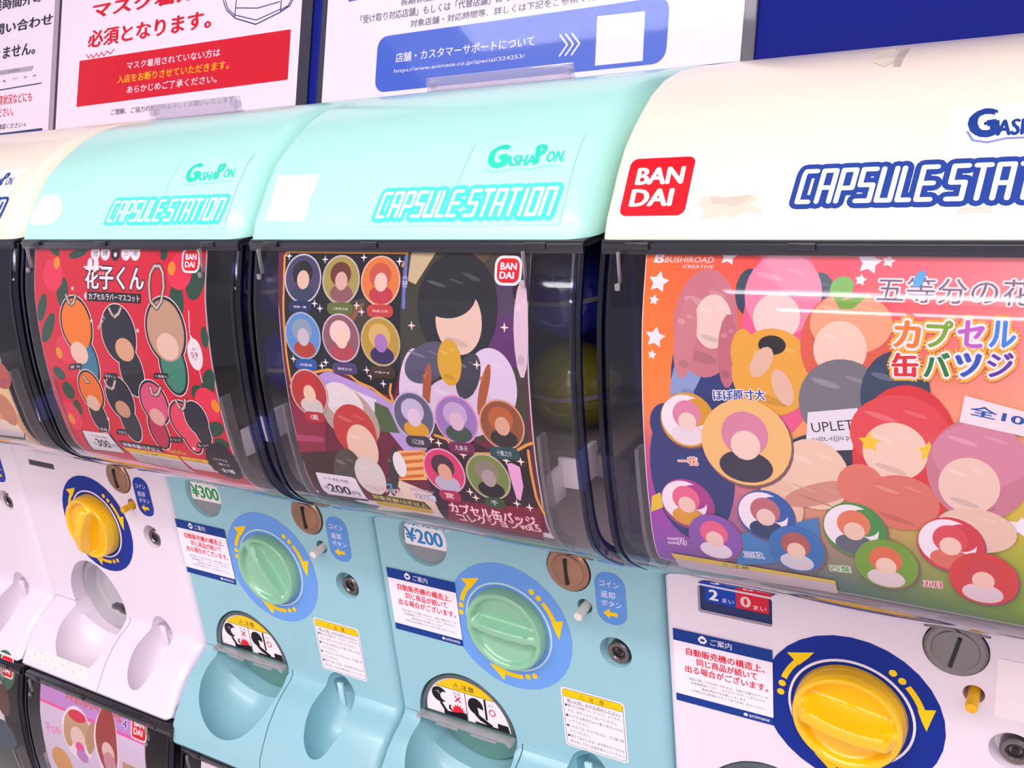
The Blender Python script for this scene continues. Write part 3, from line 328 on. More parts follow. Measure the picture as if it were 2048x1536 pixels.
'P1': [('r','d41434',-.37,.2769,.4,1.121,0),('e','234a38',-.2736,1.1143,.03,.014,.5),('e','234a38',-.1568,1.1034,.045,.013,-.2),('e','234a38',.3621,1.0298,.035,.05,.4),('e','234a38',.2862,.9767,.03,.05),('e','234a38',.2296,1.1065,.015,.02),('e','234a38',-.2294,.9874,.028,.045,.2),('e','234a38',-.3405,.9358,.02,.05,.5),('e','234a38',-.3223,.8731,.022,.06,.7),('e','234a38',-.3137,.7279,.03,.02,.3),('e','234a38',.3696,.7446,.025,.055,.5),('e','234a38',.3239,.7177,.03,.025,-.3),('e','234a38',.3586,.6119,.04,.022,-.4),('e','234a38',-.2887,.6726,.03,.03,.4),('e','234a38',-.2677,.6158,.02,.03,.2),('e','234a38',.3664,.568,.03,.018),('e','234a38',.3872,.8825,.015,.03),('e','e62c50',-.2762,1.0382,.05,.05),('e','e62c50',.2976,1.0581,.05,.05),('e','e62c50',.353,.6878,.05,.05),('e','e62c50',-.2529,.8079,.045,.045),('e','e62c50',-.3184,.5826,.05,.05),('e','e8901c',-.2588,1.0741,.016,.019),('e','e8901c',.265,1.0661,.016,.019),('e','e8901c',-.2888,.7957,.016,.019),('e','e8901c',.384,.6862,.016,.019),('e','e8901c',-.3249,.5707,.016,.019),('e','f4eef6',-.0734,1.1049,.021,.021),('t','30242c','地',-.0845,1.0961,.0235,.017,0,0,None,.06,0),('e','f4eef6',-.0276,1.1053,.021,.021),('t','30242c','縛',-.0385,1.0966,.0231,.0168,0,0,None,.06,0),('e','f4eef6',.0665,1.1061,.021,.021),('t','30242c','少',.0561,1.0975,.0222,.0165,0,0,None,.06,0),('e','f4eef6',.1079,1.1064,.021,.021),('t','30242c','年',.0976,1.0979,.0219,.0164,0,0,None,.06,0),('e','201820',.0189,1.1048,.021,.021),('e','f4eef6',.0191,1.1016,.007,.007),('t','f4eef6','花子くん',-.1181,.9998,.2683,.0715,0,.03,'2a1018',.05,0),('t','f4eef6','はなこ',-.0544,1.0417,.042,.01,0,0,None,.06,0),('e','f4eef6',-.0968,1.0717,.012,.02),('e','f4eef6',-.0674,1.0721,.012,.02),('l','f4eef6',[(-.1239,1.0644),(-.0392,1.0657)],.005),('p','1c141c',[(-.1055,.9933),(.1385,.9928),(.1364,.9649),(-.1082,.9641)]),('t','f4eef6','カプセルラバーマスコット',-.1016,.9689,.2319,.0199,0,.02,None,.06,0),('p','f4eef6',[(-.1123,.9921),(-.1186,.986),(-.1236,.9789),(-.1201,.9706),(-.1131,.9662)]),('r','fff6f4',.3052,1.0549,.3766,1.1221,.02),('r','e01020',.3112,1.0609,.3706,1.1161,.016),('t','f4eef6','BAN',.3195,1.0902,.044,.0166,0,.045,None,0,0),('t','f4eef6','DAI',.3183,1.0697,.0392,.0166,0,.045,None,0,0),('e','f0e6ea',-.1764,.8899,.081,.091),('e','f0e6ea',-.1509,.7752,.056,.081),('e','20181e',-.1764,.8899,.078,.088),('e','20181e',-.1509,.7752,.053,.078),('e','3a7c98',-.1509,.7752,.045,.07),('e','f07c18',-.1764,.8899,.07,.08),('e','ecc8b0',-.1843,.8024,.042,.035),('e','f0e6ea',.0195,.8716,.081,.091),('e','f0e6ea',.0506,.7609,.056,.081),('e','20181e',.0195,.8716,.078,.088),('e','20181e',.0506,.7609,.053,.078),('e','1e1c28',.0506,.7609,.045,.07),('e','1c2030',.0195,.8716,.07,.08),('e','dca880',.0374,.8261,.042,.035),('e','f0e6ea',.2291,.8916,.0885,.0995),('e','f0e6ea',.2398,.789,.061,.0885),('e','20181e',.2291,.8916,.0855,.0965),('e','20181e',.2398,.789,.058,.0855),('e','3a8870',.2398,.789,.0495,.077),('e','c49c80',.2291,.8916,.077,.088),('e','e8c4b0',.2306,.8472,.0462,.0385),('e','f0e6ea',-.1699,.6832,.0622,.0698),('e','f0e6ea',-.1704,.5988,.0435,.0622),('e','20181e',-.1699,.6832,.0592,.0668),('e','20181e',-.1704,.5988,.0405,.0592),('e','24242e',-.1704,.5988,.0338,.0525),('e','ec7420',-.1699,.6832,.0525,.06),('e','e0bca4',-.1767,.641,.0315,.0263),('e','f0e6ea',-.0358,.67,.066,.074),('e','f0e6ea',-.021,.5884,.046,.066),('e','20181e',-.0358,.67,.063,.071),('e','20181e',-.021,.5884,.043,.063),('e','2a2c38',-.021,.5884,.036,.056),('e','1c2030',-.0358,.67,.056,.064),('e','c89878',-.0361,.6342,.0336,.028),('e','f0e6ea',.1214,.6701,.066,.074),('e','f0e6ea',.1025,.5764,.046,.066),('e','20181e',.1214,.6701,.063,.071),('e','20181e',.1025,.5764,.043,.063),('e','b82448',.1025,.5764,.036,.056),('e','dc5078',.1214,.6701,.056,.064),('e','e0a8a0',.1175,.6248,.0336,.028),('e','f0e6ea',.2324,.6223,.0622,.0698),('e','f0e6ea',.247,.5783,.0435,.0622),('e','20181e',.2324,.6223,.0592,.0668),('e','20181e',.247,.5783,.0405,.0592),('e','e8405c',.247,.5783,.0338,.0525),('e','e8405c',.2324,.6223,.0525,.06),('e','e8405c',.2376,.6027,.0315,.0263),('e','f0e6ea',.2914,.6386,.051,.057),('e','f0e6ea',.3024,.6003,.036,.051),('e','20181e',.2914,.6386,.048,.054),('e','20181e',.3024,.6003,.033,.048),('e','202436',.3024,.6003,.027,.042),('e','202436',.2914,.6386,.042,.048),('e','202436',.3021,.6153,.0252,.021),('l','3a2c30',[(-.2105,.9785),(-.2018,.9576),(-.1875,.951)],.014),('l','c8bcb0',[(-.2105,.9785),(-.2018,.9576),(-.1875,.951)],.008),('l','3a2c30',[(-.1621,.98),(-.1747,.9585),(-.1875,.951)],.014),('l','c8bcb0',[(-.1621,.98),(-.1747,.9585),(-.1875,.951)],.008),('l','3a2c30',[(-.0097,.946),(-.0014,.9304),(.0114,.9218)],.014),('l','c8bcb0',[(-.0097,.946),(-.0014,.9304),(.0114,.9218)],.008),('l','3a2c30',[(.0441,.9481),(.0309,.9317),(.0114,.9218)],.014),('l','c8bcb0',[(.0441,.9481),(.0309,.9317),(.0114,.9218)],.008),('l','3a2c30',[(.1993,.9562),(.1777,.973),(.1722,1.0165),(.1775,1.0515),(.1927,1.0714),(.2158,1.0718),(.2303,1.0525),(.2351,1.0138),(.2243,.9746),(.2023,.9542)],.014),('l','c8bcb0',[(.1993,.9562),(.1777,.973),(.1722,1.0165),(.1775,1.0515),(.1927,1.0714),(.2158,1.0718),(.2303,1.0525),(.2351,1.0138),(.2243,.9746),(.2023,.9542)],.008),('l','3a2c30',[(-.1869,.7276),(-.1811,.7129),(-.1702,.7112)],.014),('l','c8bcb0',[(-.1869,.7276),(-.1811,.7129),(-.1702,.7112)],.008),('l','3a2c30',[(-.0882,.7231),(-.0821,.7036),(-.0634,.6977)],.014),('l','c8bcb0',[(-.0882,.7231),(-.0821,.7036),(-.0634,.6977)],.008),('l','3a2c30',[(-.0371,.7248),(-.0523,.7036),(-.0634,.6977)],.014),('l','c8bcb0',[(-.0371,.7248),(-.0523,.7036),(-.0634,.6977)],.008),('l','3a2c30',[(.1211,.7187),(.1215,.6994),(.134,.6957)],.014),('l','c8bcb0',[(.1211,.7187),(.1215,.6994),(.134,.6957)],.008),('l','3a2c30',[(.1671,.7226),(.1499,.702),(.134,.6957)],.014),('l','c8bcb0',[(.1671,.7226),(.1499,.702),(.134,.6957)],.008),('l','3a2c30',[(.2221,.6894),(.2296,.6686),(.2408,.6624)],.014),('l','c8bcb0',[(.2221,.6894),(.2296,.6686),(.2408,.6624)],.008),('l','3a2c30',[(.2645,.6935),(.2537,.6709),(.2408,.6624)],.014),('l','c8bcb0',[(.2645,.6935),(.2537,.6709),(.2408,.6624)],.008),('p','201820',[(-.2538,.7437),(-.1907,.751),(-.1824,.7615),(-.1872,.7701),(-.2438,.7626),(-.2535,.7528)]),('t','f4eef6','源 光',-.2457,.7484,.0536,.0088,.1208,0,None,.06,0),('p','201820',[(-.0859,.7292),(-.0259,.7316),(-.0179,.742),(-.0224,.7504),(-.0764,.7477),(-.0856,.7382)]),('t','f4eef6','花子くん',-.0782,.7338,.0508,.0091,0,0,None,.06,0),('p','201820',[(.1457,.7479),(.2067,.7505),(.2135,.7603),(.209,.7683),(.1535,.7654),(.1455,.7563)]),('t','f4eef6','八尋寧々',.1525,.7522,.0526,.0086,0,0,None,.06,0),('p','201820',[(-.1955,.5394),(-.1539,.5416),(-.1431,.5538),(-.1462,.5633),(-.1815,.5609),(-.1933,.5496)]),('t','f4eef6','源 輝',-.1863,.5449,.0316,.0105,0,0,None,.06,0),('p','201820',[(-.1101,.5403),(-.0581,.5434),(-.0479,.5554),(-.051,.5646),(-.0968,.5614),(-.1082,.5504)]),('t','f4eef6','つかさ',-.1013,.5458,.0423,.0103,0,0,None,.06,0),('p','201820',[(.1352,.5439),(.1934,.5482),(.2023,.5596),(.1991,.5684),(.1466,.564),(.1366,.5535)]),('t','f4eef6','ミツバ',.143,.5491,.0495,.0096,.0622,0,None,.06,0),('p','201820',[(.2564,.5413),(.3121,.5455),(.3204,.5567),(.3172,.5653),(.2671,.561),(.2576,.5507)]),('t','f4eef6','もっけ',.2639,.5464,.0473,.0094,.0642,0,None,.06,0),('t','f4eef6','ほぼ実寸',-.0698,.8786,.0555,.0124,.7814,.02,None,.06,0),('e','f0e4ea',.3404,.8319,.03,.045),('p','f0e4ea',[(.3289,.8902),(.3447,.8715),(.3354,.8447),(.3279,.8487),(.3288,.8706)]),('t','a02040','約',.3311,.8423,.0147,.0074,.0627,0,None,.06,0),('t','a02040','59',.3242,.8219,.0278,.0157,0,0,None,.06,0),('t','a02040','mm',.3324,.8158,.0129,.0035,.0684,0,None,.06,0),('l','f0e4ea',[(.3334,.9528),(.3293,.8924)],.003),('l','f0e4ea',[(.3461,.8146),(.3509,.7521)],.003),('s','f8e0e4',-.1787,.9996,.008,5,.5,0),('s','f8e0e4',-.099,.9053,.008,5,.5,0),('s','f8e0e4',.1082,.8863,.008,5,.5,0),('s','f8e0e4',-.1275,.5926,.008,5,.5,0),('s','f8e0e4',.2397,.5365,.008,5,.5,0),('p','201820',[(-.2928,.5345),(-.1416,.5359),(-.1125,.4664),(-.3053,.4457)]),('p','e4e0e6',[(-.2889,.5325),(-.1561,.5359),(-.1224,.4661),(-.2922,.4534)]),('t','3a3a42','メーカー希望小売価格',-.2699,.5147,.0967,.0082,0,0,None,.06,0),('t','23212a','各',-.2617,.4813,.0169,.0133,0,.02,None,.06,0),('t','23212a','300',-.2429,.4766,.0695,.0323,0,.03,None,.06,0),('t','23212a','円',-.1653,.4814,.0249,.0158,0,.01,None,.06,0),('p','24202a',[(-.1153,.519),(.0867,.5229),(.0914,.504),(-.1045,.4955)]),('t','f4eef6','対象年齢15才以上',-.1024,.4985,.1769,.0151,0,.02,None,.06,0),('p','e8c020',[(-.1089,.4926),(.1467,.4975),(.153,.4835),(-.0934,.4782)]),('p','d4c4cc',[(-.0934,.4782),(.153,.4835),(.1678,.4208),(-.079,.432)]),('p','e8c020',[(.155,.497),(.2784,.4984),(.2865,.4873),(.1603,.4847)]),('p','d4c4cc',[(.1603,.4847),(.2865,.4873),(.2999,.4533),(.184,.4479)]),('t','3a3020','⚠注意',-.0068,.4817,.0587,.0077,0,0,None,.06,0),('t','3a3020','⚠注意',.1967,.4879,.0515,.0062,0,0,None,.06,0),('t','6a5c68','小さな部品があります誤飲の危険がありますので',-.0803,.4653,.2414,.007,0,0,None,.06,0),('t','6a5c68','小さな部品があります誤飲の危険がありますので',-.0759,.4543,.2425,.0076,0,0,None,.06,0),('t','6a5c68','小さな部品があります誤飲の危険がありますので',-.0737,.4418,.2446,.0086,0,0,None,.06,0),('t','6a5c68','小さな部品があります誤飲の危険がありますので',-.0751,.4267,.2483,.0104,0,0,None,.06,0),('t','e8a040','GashaPon',.1096,.5048,.0843,.0163,0,.03,None,.06,0),('s','201c26',.3452,.5009,.07,18,.9,0),('t','f4eef6','1カプセル',.3125,.5081,.0564,.0087,0,0,None,.06,0),('t','f4eef6','1個入り',.3219,.4918,.0471,.0088,0,0,None,.06,0),('t','f4eef6','全7種',.3228,.4647,.0538,.0166,0,.02,None,.06,0)],
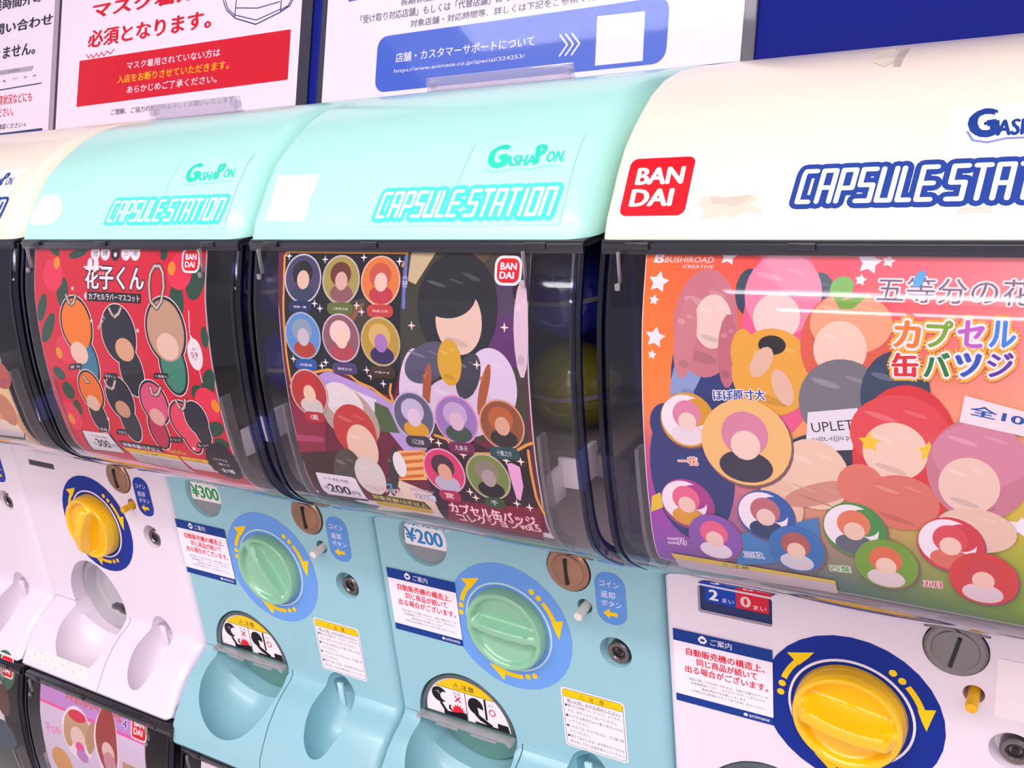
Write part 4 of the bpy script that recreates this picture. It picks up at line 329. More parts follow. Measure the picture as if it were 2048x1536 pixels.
'P2': [('r','6a1838',-.325,.4544,.402,1.1218,0),('p','161a22',[(-.3088,1.1162),(.0821,1.1166),(.0628,1.0737),(.0667,.8734),(.0268,.7797),(-.0658,.7664),(-.1082,.8127),(-.176,.8275),(-.3069,.7919),(-.3205,.9186),(-.3172,1.0473)]),('p','463c34',[(-.1613,.989),(-.0444,1.007),(.0133,.9354),(-.123,.8997)]),('p','8a5c38',[(-.0926,.9868),(-.0441,.9955),(-.0955,.9299),(-.133,.9281)]),('p','3c3c30',[(.0817,1.1211),(.4038,1.1231),(.4029,.9381),(.3903,.6888),(.134,.687),(.0513,.7868),(.0669,1.0557)]),('p','c8b890',[(.0875,1.1198),(.1592,1.1203),(.1045,1.0431),(.0814,1.0515)]),('p','5c4a34',[(.2389,1.1208),(.3106,1.1213),(.2152,1.0068),(.1506,1.0046)]),('p','5c2c6a',[(.2931,1.0095),(.4031,1.0133),(.4015,.8698),(.2796,.8698)]),('p','4c3c5c',[(.3137,1.0823),(.4037,1.0631),(.4033,.9801),(.3343,.9856)]),('p','281c34',[(.3505,1.1207),(.404,1.1211),(.4069,1.0135),(.3677,1.0205)]),('p','b89cd8',[(-.3132,.7599),(-.1767,.8225),(-.0618,.7917),(.0179,.7593),(.0462,.6819),(.104,.6478),(.0583,.5992),(-.0372,.7187),(-.1553,.7583)]),('p','78a8dc',[(-.1874,.7964),(-.113,.7824),(-.0039,.7018),(-.077,.7042),(-.1582,.7426)]),('p','e0d8e8',[(-.2036,.712),(-.1665,.7676),(-.113,.7824),(-.0301,.7597),(-.0415,.7284)]),('p','8c2440',[(-.319,.7327),(-.2974,.7133),(-.2036,.712),(-.2328,.5985),(-.3283,.5799),(-.3198,.6782)]),('p','a84068',[(-.328,.6353),(-.2278,.6389),(-.2312,.6216),(-.3303,.6161)]),('p','3c2024',[(-.3283,.5799),(-.1501,.6095),(-.2309,.289),(-.4213,.1804),(-.3142,.4591)]),('p','4c6040',[(-.0371,.7541),(.0034,.743),(.028,.6798),(-.0454,.6765)]),('p','f0b870',[(-.0068,.6283),(.0911,.641),(.0844,.5593),(-.0415,.5401)]),('p','d86c28',[(-.0088,.6199),(.0906,.6383),(.092,.6307),(-.0116,.6086)]),('p','d86c28',[(-.0143,.5983),(.0862,.6177),(.0873,.6098),(-.0173,.5868)]),('p','d86c28',[(-.0201,.5763),(.0813,.5965),(.0823,.5885),(-.0229,.5648)]),('p','d86c28',[(-.0255,.5544),(.0761,.5749),(.0773,.567),(-.0284,.5427)]),('p','e8d0c0',[(-.0029,.5461),(.093,.5216),(.0996,.4572),(-.1512,.3955)]),('p','2c1428',[(.1089,.674),(.203,.7),(.2942,.6622),(.3959,.6942),(.3858,.4816),(.0957,.3847),(.0881,.5762)]),('p','7c1238',[(.1368,.5116),(.4075,.532),(.3661,.403),(.0863,.3793)]),('p','1c0c18',[(.2903,.6369),(.388,.6695),(.3917,.5603),(.2747,.5516)]),('e','1e222c',.2209,.994,.1089,.126),('h','1e222c',.22,.1795,1.0469,.037,.0088,.25),('h','1e222c',.16,.2536,1.0633,.0283,.0063,.25),('h','1e222c',-.1,.21,.9159,.0544,.0126,.25),('e','e6c8b4',.2262,.9637,.0627,.0756),('h','e6c8b4',.22,.2024,.9955,.0213,.0053,.25),('h','e6c8b4',.16,.245,1.0053,.0163,.0038,.25),('h','e6c8b4',-.1,.2199,.9168,.0314,.0076,.25),('e','23262e',.1932,1.0235,.0792,.054),('h','23262e',.22,.1631,1.0462,.0269,.0038,.25),('h','23262e',.16,.217,1.0532,.0206,.0027,.25),('h','23262e',-.1,.1853,.99,.0396,.0054,.25),('e','dccce4',.0825,.8039,.0363,.0936,.2),('h','dccce4',.22,.0687,.8432,.0123,.0066,.25),('h','dccce4',.16,.0934,.8554,.0094,.0047,.25),('h','dccce4',-.1,.0789,.7459,.0181,.0094,.25),('e','dccce8',.3073,.8228,.066,.0864),('h','dccce8',.22,.2822,.8591,.0224,.006,.25),('h','dccce8',.16,.3271,.8703,.0172,.0043,.25),('h','dccce8',-.1,.3007,.7692,.033,.0086,.25),('e','d4c4dc',.217,.7639,.099,.072),('h','d4c4dc',.22,.1794,.7941,.0337,.005,.25),('h','d4c4dc',.16,.2467,.8035,.0257,.0036,.25),('h','d4c4dc',-.1,.2071,.7193,.0495,.0072,.25),('e','54546c',.134,.8641,.0726,.0432,-.5),('h','54546c',.22,.1064,.8822,.0247,.003,.25),('h','54546c',.16,.1558,.8879,.0189,.0022,.25),('h','54546c',-.1,.1267,.8373,.0363,.0043,.25),('e','3c3c4c',.2462,.8404,.0297,.0576,.4),('h','3c3c4c',.22,.2349,.8646,.0101,.004,.25),('h','3c3c4c',.16,.2551,.8721,.0077,.0029,.25),('h','3c3c4c',-.1,.2432,.8047,.0149,.0058,.25),('e','d8a828',.1974,.8685,.033,.054),('h','d8a828',.22,.1849,.8912,.0112,.0038,.25),('h','d8a828',.16,.2073,.8982,.0086,.0027,.25),('h','d8a828',-.1,.1941,.835,.0165,.0054,.25),('e','a85830',.1284,.8078,.0119,.0576,.2),('h','a85830',.22,.1239,.832,.004,.004,.25),('h','a85830',.16,.132,.8395,.0031,.0029,.25),('h','a85830',-.1,.1272,.7721,.006,.0058,.25),('e','a85830',.2857,.8119,.0119,.0648,.3),('h','a85830',.22,.2812,.8391,.004,.0045,.25),('h','a85830',.16,.2893,.8475,.0031,.0032,.25),('h','a85830',-.1,.2845,.7717,.006,.0065,.25),('e','dcc4d4',.3886,.9542,.0185,.108),('h','dcc4d4',.22,.3816,.9996,.0063,.0076,.25),('h','dcc4d4',.16,.3942,1.0136,.0048,.0054,.25),('h','dcc4d4',-.1,.3867,.8872,.0092,.0108,.25),('e','b4a094',-.1264,.7094,.099,.072,.5),('h','b4a094',.22,-.164,.7396,.0337,.005,.25),('h','b4a094',.16,-.0967,.749,.0257,.0036,.25),('h','b4a094',-.1,-.1363,.6648,.0495,.0072,.25),('e','e4dcdc',-.1386,.7445,.066,.0468,.4),('h','e4dcdc',.22,-.1637,.7642,.0224,.0033,.25),('h','e4dcdc',.16,-.1188,.7702,.0172,.0023,.25),('h','e4dcdc',-.1,-.1452,.7155,.033,.0047,.25),('e','c03c3c',-.1161,.6683,.0693,.072),('h','c03c3c',.22,-.1424,.6985,.0236,.005,.25),('h','c03c3c',.16,-.0953,.7079,.018,.0036,.25),('h','c03c3c',-.1,-.123,.6237,.0347,.0072,.25),('e','e8c8b0',-.1004,.6271,.0495,.0612),('h','e8c8b0',.22,-.1192,.6528,.0168,.0043,.25),('h','e8c8b0',.16,-.0856,.6608,.0129,.0031,.25),('h','e8c8b0',-.1,-.1053,.5892,.0248,.0061,.25),('e','4c4840',-.1706,.5379,.0495,.0792,.3),('h','4c4840',.22,-.1894,.5712,.0168,.0055,.25),('h','4c4840',.16,-.1557,.5815,.0129,.004,.25),('h','4c4840',-.1,-.1756,.4888,.0248,.0079,.25),('e','d8d0cc',-.0976,.543,.0495,.0576),('h','d8d0cc',.22,-.1164,.5672,.0168,.004,.25),('h','d8d0cc',.16,-.0828,.5747,.0129,.0029,.25),('h','d8d0cc',-.1,-.1026,.5073,.0248,.0058,.25),('e','38343c',-.0164,.5663,.0165,.0792,.3),('h','38343c',.22,-.0227,.5996,.0056,.0055,.25),('h','38343c',.16,-.0115,.6099,.0043,.004,.25),('h','38343c',-.1,-.0181,.5172,.0083,.0079,.25),('e','ece8ec',.0085,.5921,.0198,.036),('l','6a1838',[(-.3126,.929),(-.3181,1.0276),(-.3221,1.1136),(-.3092,1.1201),(.0816,1.1224)],.02),('l','e0a040',[(-.3079,.7866),(-.3108,.8586),(-.3096,.9391),(-.3073,1.0279),(-.3099,1.1039),(-.2987,1.1152),(.0766,1.1152),(.0724,1.0963),(.0648,1.085)],.007),('l','e0a040',[(-.311,.7706),(-.2797,.7993),(-.21,.8175),(-.1731,.8252),(-.1075,.8178),(-.079,.8002),(-.0378,.7888),(.0066,.7631),(.0235,.7573),(.0155,.7836),(.0213,.8036)],.007),('l','e0a040',[(.134,.687),(.1668,.6809),(.1761,.6696),(.2392,.6526),(.2938,.6597),(.3472,.669),(.3858,.693),(.4026,.6997)],.007),('l','e0a040',[(.3881,.6791),(.3888,.621),(.3917,.5603),(.4053,.5207)],.007),('l','e0a040',[(.1039,.6785),(.0851,.6402),(.1009,.6318)],.007),('s','f4ecff',-.2939,1.1041,.011,4,.28,0),('s','f4ecff',-.1735,1.0969,.011,4,.28,0),('s','f4ecff',-.0521,1.1029,.011,4,.28,0),('s','f4ecff',.0554,1.095,.011,4,.28,0),('s','f4ecff',-.203,.9887,.011,4,.28,0),('s','f4ecff',-.1854,.9774,.011,4,.28,0),('s','f4ecff',-.0683,.9889,.011,4,.28,0),('s','f4ecff',-.0527,.9743,.011,4,.28,0),('s','f4ecff',-.1929,.8339,.011,4,.28,0),('s','f4ecff',-.1787,.8436,.011,4,.28,0),('s','f4ecff',-.2874,.845,.011,4,.28,0),('s','f4ecff',-.0484,.8333,.011,4,.28,0),('s','f4ecff',-.0012,.803,.011,4,.28,0),('s','f4ecff',-.0381,.8195,.011,4,.28,0),('s','ffe8d8',.0945,.9486,.012,4,.28,0),('s','ffe8d8',.3467,.9564,.012,4,.28,0),('s','ffe8d8',.2718,.8692,.012,4,.28,0),('s','ffe8d8',.1206,.6754,.012,4,.28,0),('s','ffe8d8',.1421,.6679,.012,4,.28,0),('s','ffe8d8',.2081,.646,.012,4,.28,0),('s','ffe8d8',.365,.6496,.012,4,.28,0),('s','ffe8d8',.326,.6467,.012,4,.28,0),('s','ffe8d8',.2078,.5462,.012,4,.28,0),('s','ffe8d8',.2216,.5322,.012,4,.28,0),('s','ffe8d8',.3688,.5305,.012,4,.28,0),('s','ffe8d8',.3357,.5354,.012,4,.28,0),('e','c8ccd8',-.2441,1.049,.0615,.0615,0),('e','4a4468',-.2441,1.049,.0572,.0572,0),('e','34405a',-.2411,1.0152,.0369,.0221,0),('e','20202c',-.2454,1.0625,.0338,.0307,0),('e','e4c0ac',-.2423,1.0459,.0203,.0234,0),('l','1c2c60',[(-.2753,.9784),(-.2274,.9797)],.03),('t','f4eef6','和泉一織',-.2728,.9755,.0427,.0064,0,.01,None,.06,0),('e','c8c0b8',-.1198,1.0488,.0596,.0596,0),('e','a89c50',-.1198,1.0488,.0555,.0555,0),('e','8c5a60',-.1168,1.0159,.0358,.0215,0),('e','6a3c2c',-.1209,1.0619,.0328,.0298,0),('e','dcb0a4',-.118,1.0458,.0197,.0227,0),('l','607030',[(-.1473,.9789),(-.0928,.98)],.03),('t','f4eef6','二階堂大和',-.1448,.9761,.0495,.0062,0,.01,None,.06,0),('e','e0b8a8',.0023,1.0486,.0593,.0593,0),('e','e0803c',.0023,1.0486,.0552,.0552,0),('e','c03848',.0053,1.016,.0356,.0214,0),('e','c85848',.0011,1.0617,.0326,.0297,0),('e','ecc8b8',.0041,1.0457,.0196,.0225,0),('l','c04038',[(-.0218,.9779),(.0282,.9792)],.03),('t','f4eef6','和泉三月',-.0195,.9752,.0453,.006,0,.01,None,.06,0),('e','a8b8d0',-.2476,.9063,.0603,.0603,0),('e','5c90d0',-.2476,.9063,.0561,.0561,0),('e','b03c2c',-.2446,.8732,.0362,.0217,0),('e','8ca0b4',-.2488,.9196,.0332,.0301,0),('e','c8c0cc',-.2458,.9033,.0199,.0229,0),('l','2458a0',[(-.2675,.8318),(-.2223,.834)],.03),('t','f4eef6','四葉環',-.2653,.8289,.0399,.0067,0,.01,None,.06,0),('e','d0b8d0',-.1224,.9077,.0604,.0604,0),('e','8c5c68',-.1224,.9077,.0562,.0562,0),('e','b04450',-.1194,.8745,.0362,.0217,0),('e','ecd0c8',-.1236,.921,.0332,.0302,0),('e','f0d0b8',-.1206,.9046,.0199,.0229,0),('l','4c3c70',[(-.1436,.8307),(-.0915,.8331)],.03),('t','f4eef6','逢坂壮五',-.1415,.8279,.0471,.0065,0,.01,None,.06,0),('e','c8b890',.0003,.9056,.0598,.0598,0),('e','b89838',.0003,.9056,.0556,.0556,0),('e','34285c',.0033,.8728,.0359,.0215,0),('e','d8b468',-.0009,.9188,.0329,.0299,0),('e','a878c0',.0021,.9027,.0197,.0227,0),('l','403020',[(-.0261,.8306),(.0249,.833)],.03),('t','f4eef6','六弥ナギ',-.024,.8279,.0462,.0064,0,.01,None,.06,0),('e','d8b4a8',-.2488,.759,.0629,.0629,0),('e','b03838',-.2488,.759,.0585,.0585,0),('e','d0c8c8',-.2456,.7245,.0377,.0226,0),('e','c03030',-.25,.7729,.0346,.0314,0),('e','e8c8b0',-.2469,.7559,.0207,.0239,0),('l','b02838',[(-.2628,.6925),(-.2242,.6938)],.03),('t','f4eef6','七瀬陸',-.2588,.6864,.0276,.0144,0,.01,None,.06,0),('e','c0b8d8',.0787,.7295,.0617,.0617,0),('e','5c5c78',.0787,.7295,.0574,.0574,0),('e','d89c28',.0818,.6955,.037,.0222,0),('e','c0b8d8',.0775,.743,.0339,.0308,0),('e','dcc8e0',.0805,.7264,.0204,.0234,0),('l','383848',[(.0591,.6629),(.1046,.6658)],.03),('t','f4eef6','八乙女楽',.0627,.6571,.036,.0137,0,.01,None,.06,0),('e','d898c8',.2019,.7327,.0611,.0611,0),('e','9878b8',.2019,.7327,.0568,.0568,0),('e','3c5048',.2049,.6991,.0367,.022,0),('e','c0a8d0',.2006,.7461,.0336,.0305,0),('e','d8b8d0',.2037,.7296,.0202,.0232,0),('l','701c50',[(.1849,.6621),(.2302,.6639)],.03),('t','f4eef6','九条天',.1883,.6565,.0364,.0133,0,.01,None,.06,0),('e','e09c80',.3256,.7342,.0601,.0601,0),('e','8c5030',.3256,.7342,.0559,.0559,0),('e','2c2028',.3286,.7011,.036,.0216,0),('e','b46030',.3244,.7474,.033,.03,0),('e','d8a890',.3274,.7312,.0198,.0228,0),('l','184c58',[(.2997,.6639),(.3495,.6669)],.03),('t','f4eef6','十龍之介',.3031,.6584,.0414,.0129,0,.01,None,.06,0),('e','e0a8c0',.1435,.594,.0611,.0611,0),('e','d83870',.1435,.594,.0568,.0568,0),('e','b8b4cc',.1465,.5604,.0366,.022,0),('e','44283c',.1423,.6074,.0336,.0305,0),('e','dca890',.1453,.5909,.0202,.0232,0),('l','b02050',[(.129,.5249),(.164,.5269)],.03),('t','f4eef6','宮',.1319,.5184,.0255,.0156,0,.01,None,.06,0),('e','c0b898',.2687,.5966,.0608,.0608,0),('e','748848',.2687,.5966,.0565,.0565,0),('e','14141c',.2718,.5632,.0365,.0219,0),('e','888470',.2675,.61,.0334,.0304,0),('e','b09ca0',.2706,.5936,.0201,.0231,0),('l','305030',[(.2615,.5263),(.2892,.529)],.03),('t','f4eef6','千',.2644,.52,.0187,.015,0,.01,None,.06,0),('r','fff6f4',.3173,1.0467,.3857,1.1114,.02),('r','e01020',.3233,1.0527,.3797,1.1054,.016),('t','f4eef6','BAN',.3312,1.0806,.0417,.0158,0,.045,None,0,0),('t','f4eef6','DAI',.3301,1.0611,.0372,.0158,0,.045,None,0,0),('l','6878c0',[(.0745,1.1053),(.0729,.9906)],.01),('r','6878c0',.0668,1.0332,.0819,1.0628,.006),('t','f4eef6','50',.068,1.0409,.0141,.0094,0,0,None,.06,0),('t','f4eef6','約',.0698,1.0558,.0091,.0054,0,0,None,.06,0),('t','f4eef6','mm',.0701,1.0355,.0102,.0031,0,0,None,.06,0),('p','201c30',[(-.293,.5295),(-.176,.5312),(-.14,.4499),(-.3371,.4315),(-.3076,.453)]),('p','e8e2ee',[(-.2891,.527),(-.1668,.531),(-.1518,.5278),(-.1376,.4597),(-.2809,.4486),(-.291,.4684)]),('t','34304a','メーカー希望小売価格',-.2675,.5078,.0869,.0105,0,0,None,.06,0),('t','24284a','各',-.2783,.4738,.0201,.0127,.063,.02,None,.06,0),('t','24284a','200',-.2632,.4659,.0771,.0295,0,.03,None,.06,0),('t','24284a','円',-.1808,.4685,.0246,.0142,0,.01,None,.06,0),('t','e89070','アイドリッシュセブン',-.1185,.4997,.1146,.0185,0,.03,'f0e8f4',.06,0),('t','3c98b8','7',-.0455,.4979,.0184,.0326,.108,.05,None,.06,0),('p','4c4820',[(-.1167,.4872),(.0572,.4901),(.0709,.4663),(-.1159,.4645)]),('t','d8c880','対象年齢15才以上',-.1137,.4688,.173,.0157,0,.02,None,.06,0),('p','d0ac20',[(-.1175,.4614),(.0704,.4651),(.0641,.4473),(-.1134,.4441)]),('t','f4f0ff','1カプセル1個入り',.0244,.5217,.072,.0081,0,.01,'5060a0',.05,0),('t','f4f0ff','全12種',.0328,.4989,.0651,.0175,0,.02,'5060a0',.06,0),('t','f4e4ec','カプセル缶バッジ',.1323,.4711,.243,.0347,0,.03,'c01848',.05,0),('t','f0dce4','コレクションvol.5',.1448,.4382,.239,.0336,.0648,.03,'c01848',.05,0),('p','e8a8d8',[(.3277,.6396),(.3409,.6431),(.3614,.6356),(.3622,.5861),(.3482,.5459),(.3379,.5497),(.3307,.6029)])],
